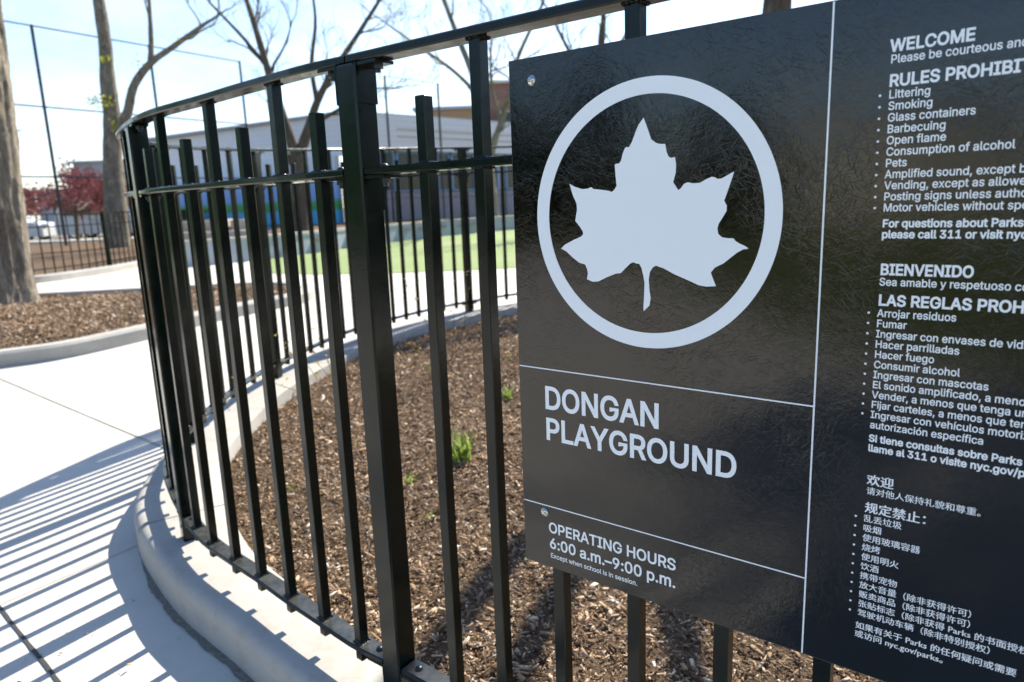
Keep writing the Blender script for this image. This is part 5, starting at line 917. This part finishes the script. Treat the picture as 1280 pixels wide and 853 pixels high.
ES = ['Arrojar residuos', 'Fumar', 'Ingresar con envases de vidrio', 'Hacer parrilladas', 'Hacer fuego', 'Consumir alcohol', 'Ingresar con mascotas', 'El sonido amplificado, a menos que', 'Vender, a menos que tenga un permiso', 'Fijar carteles, a menos que tenga', 'Ingresar con vehículos motorizados']
L = Lines(); L.latin('BIENVENIDO', -.1782, -.1109, .0141, .0992, .026); L.latin('Sea amable y respetuoso con los', -.1787, -.1243, .0098, None, .013, xs); L.latin('LAS REGLAS PROHÍBEN', -.1780, -.1503, .0141, None, .026, xb)
for i, tx_ in enumerate(ES):
    z = -.1648 - i * .01364; L.latin(tx_, -.1787, z, .0098, None, .013, xs); L.disc(-.1895, z + .0046, .0015)
L.latin('autorización específica', -.1786, -.3154, .0098, None, .013, xs); L.latin('Si tiene consultas sobre Parks', -.1789, -.3343, .0098, None, .026, xs * 1.04); L.latin('llame al 311 o visite nyc.gov/parks', -.1789, -.3482, .0098, None, .026, xs * 1.04)
L.build('lettering', 'white Spanish rules lettering in the middle of the right side')
ZH = ['乱丢垃圾', '吸烟', '使用玻璃容器', '烧烤', '使用明火', '饮酒', '携带宠物', '放大音量（除非获得许可）', '贩卖商品（除非获得许可）', '张贴标志（除非获得 Parks 的书面授权）', '驾驶机动车辆（除非特别授权）']
L = Lines(); L.han('欢迎', -.1790, -.3942, .0170, .022); L.han('请对他人保持礼貌和尊重。', -.1786, -.4081, .0118, .011); L.han('规定禁止：', -.1792, -.4343, .0172, .022)
for i, tx_ in enumerate(ZH):
    z = -.4486 - i * .01425; L.han(tx_, -.1797, z, .0120, .012); L.disc(-.1895, z + .0045, .0015)
L.han('如果有关于 Parks 的任何疑问或需要', -.1814, -.6112, .0122, .016); L.han('或访问 nyc.gov/parks。', -.1818, -.6245, .0122, .016)
L.build('lettering', 'white Chinese rules lettering at the bottom right')

# ------------------------------------------------------------------ small plants in the near bed
def tuft(loc, label, n, h, seed, mat='sprout_leaf', wdt=.011, cat='plant', name='sprout'):
    rnd = random.Random(seed); t = thing(name, loc, label, cat); O = Vector(loc)
    for grp in range(2):
        m = MB()
        for _ in range(n // 2):
            a = rnd.uniform(0, 6.28); hh = h * rnd.uniform(.55, 1.1); lean = rnd.uniform(.15, .7); b0 = O + Vector((rnd.gauss(0, .018), rnd.gauss(0, .018), -.02)); d = Vector((math.cos(a), math.sin(a), 0)); w = Vector((-d.y, d.x, 0)) * wdt * rnd.uniform(.6, 1.2)
            ps = [b0, b0 + d * (hh * lean * .35) + Vector((0, 0, hh * .55)), b0 + d * (hh * lean) + Vector((0, 0, hh * (.95 - .25 * lean)))]
            m.add([ps[0] - w * .6, ps[0] + w * .6, ps[1] + w, ps[1] - w, ps[2]], [(0, 1, 2, 3), (3, 2, 4)])
        m.build('leaf_blades', M[mat], t)
    return t
def on_bed(x, y): return (x, y, bedz(x, y))
tuft(on_bed(-.272, 3.26), 'bright green blade-leaved sprout in the mulch, clearest between two pickets left of the sign', 40, .20, 5, 'sprout_leaf', .0075)
tuft(on_bed(-.03, 4.23), 'small green tuft in the mulch half hidden by the left edge of the sign', 26, .12, 6, 'sprout_leaf', .007)
tuft(on_bed(-.355, 2.68), 'tiny green seedling low in the mulch below the blade-leaved sprout', 16, .055, 7, 'sprout_leaf', .007)
tuft(on_bed(-.62, 4.95), 'faint green seedling far back in the mulch near the rear kerb', 14, .06, 8, 'sprout_leaf', .008)
tuft(on_bed(-.50, 3.05), 'thin pale green shoot in the mulch left of the blade-leaved sprout', 12, .09, 18, 'sprout_leaf', .006)
tuft(on_bed(-1.02, 3.05), 'small weed with short blades behind the curved panel of the fence', 12, .05, 19, 'sprout_leaf', .007)
def twig_shrub(loc, label, stems, seed):
    rnd = random.Random(seed); t = thing('twig_shrub', loc, label, 'shrub'); O = Vector(loc); m = MB(); l = MB()
    for d, ln in stems:
        p = O.copy(); q = Vector(d).normalized(); pts = [p.copy()]
        for i in range(8):
            q = (q + Vector((rnd.gauss(0, .09), rnd.gauss(0, .09), rnd.gauss(-.02, .08)))).normalized(); p = p + q * ln / 8; pts.append(p.copy())
            if i > 1 and rnd.random() < .9:
                for _ in range(rnd.choice((2, 3, 4))):
                    c = p + Vector((rnd.gauss(0, .014), rnd.gauss(0, .014), rnd.gauss(.005, .014))); a = Vector((rnd.gauss(0, 1), rnd.gauss(0, 1), rnd.gauss(0, 1))).normalized(); b = a.orthogonal().normalized(); s_ = rnd.uniform(.006, .015)
                    l.add([c - a * s_, c + b * s_ * .6, c + a * s_, c - b * s_ * .6], [(0, 1, 2, 3)])
        m.tube(pts, [.0036 - .0028 * i / 8 for i in range(9)], 5)
    m.build('stem', M['twig_bark'], t); l.build('leaves', M['twig_leaf'], t)
twig_shrub(on_bed(-.95, 4.0), 'thin thorny shrub with sparse yellow leaves behind the curved panel of the fence', [((-.7, .3, .6), .75), ((-.3, .2, .9), .62), ((-.9, -.1, .35), .7), ((.2, .3, .8), .5), ((-.5, .8, .7), .6)], 3)
twig_shrub(on_bed(-.45, 5.0), 'arching bare shrub with a few yellow leaves right of the thick middle post', [((-.5, .2, .8), .8), ((.5, .1, .7), .7), ((.1, .4, .9), .65), ((-.9, .1, .5), .7), ((.8, .3, .4), .6)], 4)
twig_shrub(on_bed(-.75, 3.3), 'low sprawling twig with yellow leaflets lying over the mulch', [((-.8, .5, .32), .6), ((-.5, .9, .28), .5), ((.4, .5, .3), .4)], 9)

# a few larger pieces of wood lying on the mulch
rnd = random.Random(12)
for (x, y), lab, ln in (((-.255, 2.395), 'long tan splinter of wood lying on the mulch between the post and the sign', .085), ((-1.0, 2.40), 'pale flat wood chunk on the mulch behind the curved panel', .06)):
    b0 = MB(); a = rnd.uniform(-.3, .3); n = 7; z = bedz(x, y) + .018; vs = []
    for i in range(n):
        u = (i / (n - 1) - .5) * ln; w = .011 * (1 - (2 * abs(i / (n - 1) - .5)) ** 3) + .002
        for j, k in ((-1, -1), (1, -.6), (1, .7), (-1, 1)): vs.append((x + u * math.cos(a) - w * j * math.sin(a), y + u * math.sin(a) + w * j * math.cos(a), z + k * .006 + rnd.uniform(-.001, .001)))
    b0.add(vs, [(i * 4 + j, i * 4 + (j + 1) % 4, i * 4 + 4 + (j + 1) % 4, i * 4 + 4 + j) for i in range(n - 1) for j in range(4)] + [(3, 2, 1, 0), tuple(range(n * 4 - 4, n * 4))])
    tag(b0.build('wood_piece', M['stone_block']), lab, 'wood')

# ------------------------------------------------------------------ unseen trees and house added round the walk for sign and fence to mirror
def evergreen(name, base, h, r, label, seed, lm, grp):
    rnd = random.Random(seed); t = thing(name, base, label, 'tree', grp); B = Vector(base)
    m = MB(); limb(m, [B, B + Vector((0, 0, h * .5)), B + Vector((0, 0, h * .92))], .16, .04, 8); m.build('trunk', M['brown_bark'], t, True)
    l = MB()
    for _ in range(3600):
        u = rnd.random() ** .7; z = .25 + (h - .25) * (1 - u * .98); rr = r * (.15 + .85 * u ** .8) * rnd.uniform(.45, 1.06) * (1 + .15 * math.sin(z * 3 + seed)); a = rnd.uniform(0, 6.28)
        c = B + Vector((rr * math.cos(a), rr * math.sin(a), z)); d = Vector((math.cos(a), math.sin(a), rnd.uniform(-.6, .4))).normalized(); w = d.orthogonal().normalized(); s_ = rnd.uniform(.10, .24)
        l.add([c - d * s_, c + w * s_ * .5, c + d * s_, c - w * s_ * .5], [(0, 1, 2, 3)])
    l.build('crown', M[lm], t); return t
rows = [(-20, -3.4, 4.6, 2.3, 0), (-20, -6.5, 5.0, 2.5, 0), (-20.5, -11.5, 4.5, 2.4, 0), (-14, -21.5, 5.4, 2.6, 0), (-9.5, -24, 5.0, 2.6, 0), (-4, -25, 5.8, 2.8, 0),
        (-18, 3.2, 5.4, 2.5, 1), (-16.5, 8.0, 5.0, 2.4, 1), (-17.5, 12.6, 5.6, 2.4, 1), (-20.5, 17.0, 6.2, 2.6, 1), (-18.6, -.2, 5.4, 2.4, 1), (9.5, -3, 5, 2.4, 0), (10.2, 1.4, 4.6, 2.3, 0), (10.4, 5.6, 5.2, 2.4, 0), (11, 9.6, 4.8, 2.3, 0)]
WHERE = {0: 'dense dark evergreen in the rows added round the walk outside the view', 1: 'sunlit green bushy tree added left of the island bed outside the view'}
for i, (x, y, h, r, k) in enumerate(rows):
    evergreen('added_evergreen' if not k else 'added_leafy_tree', (x, y, H(y)), h, r, WHERE[k], 100 + i, 'dark_leaf' if not k else 'evergreen_leaf', ('added dark evergreens', 'added green trees')[k])
box_building('added_house', -29, -20, -24, 6, 4.0, M['pale_render'], 'pale sunlit house added between the unseen evergreens across the walk', M['roof_grey'], False)
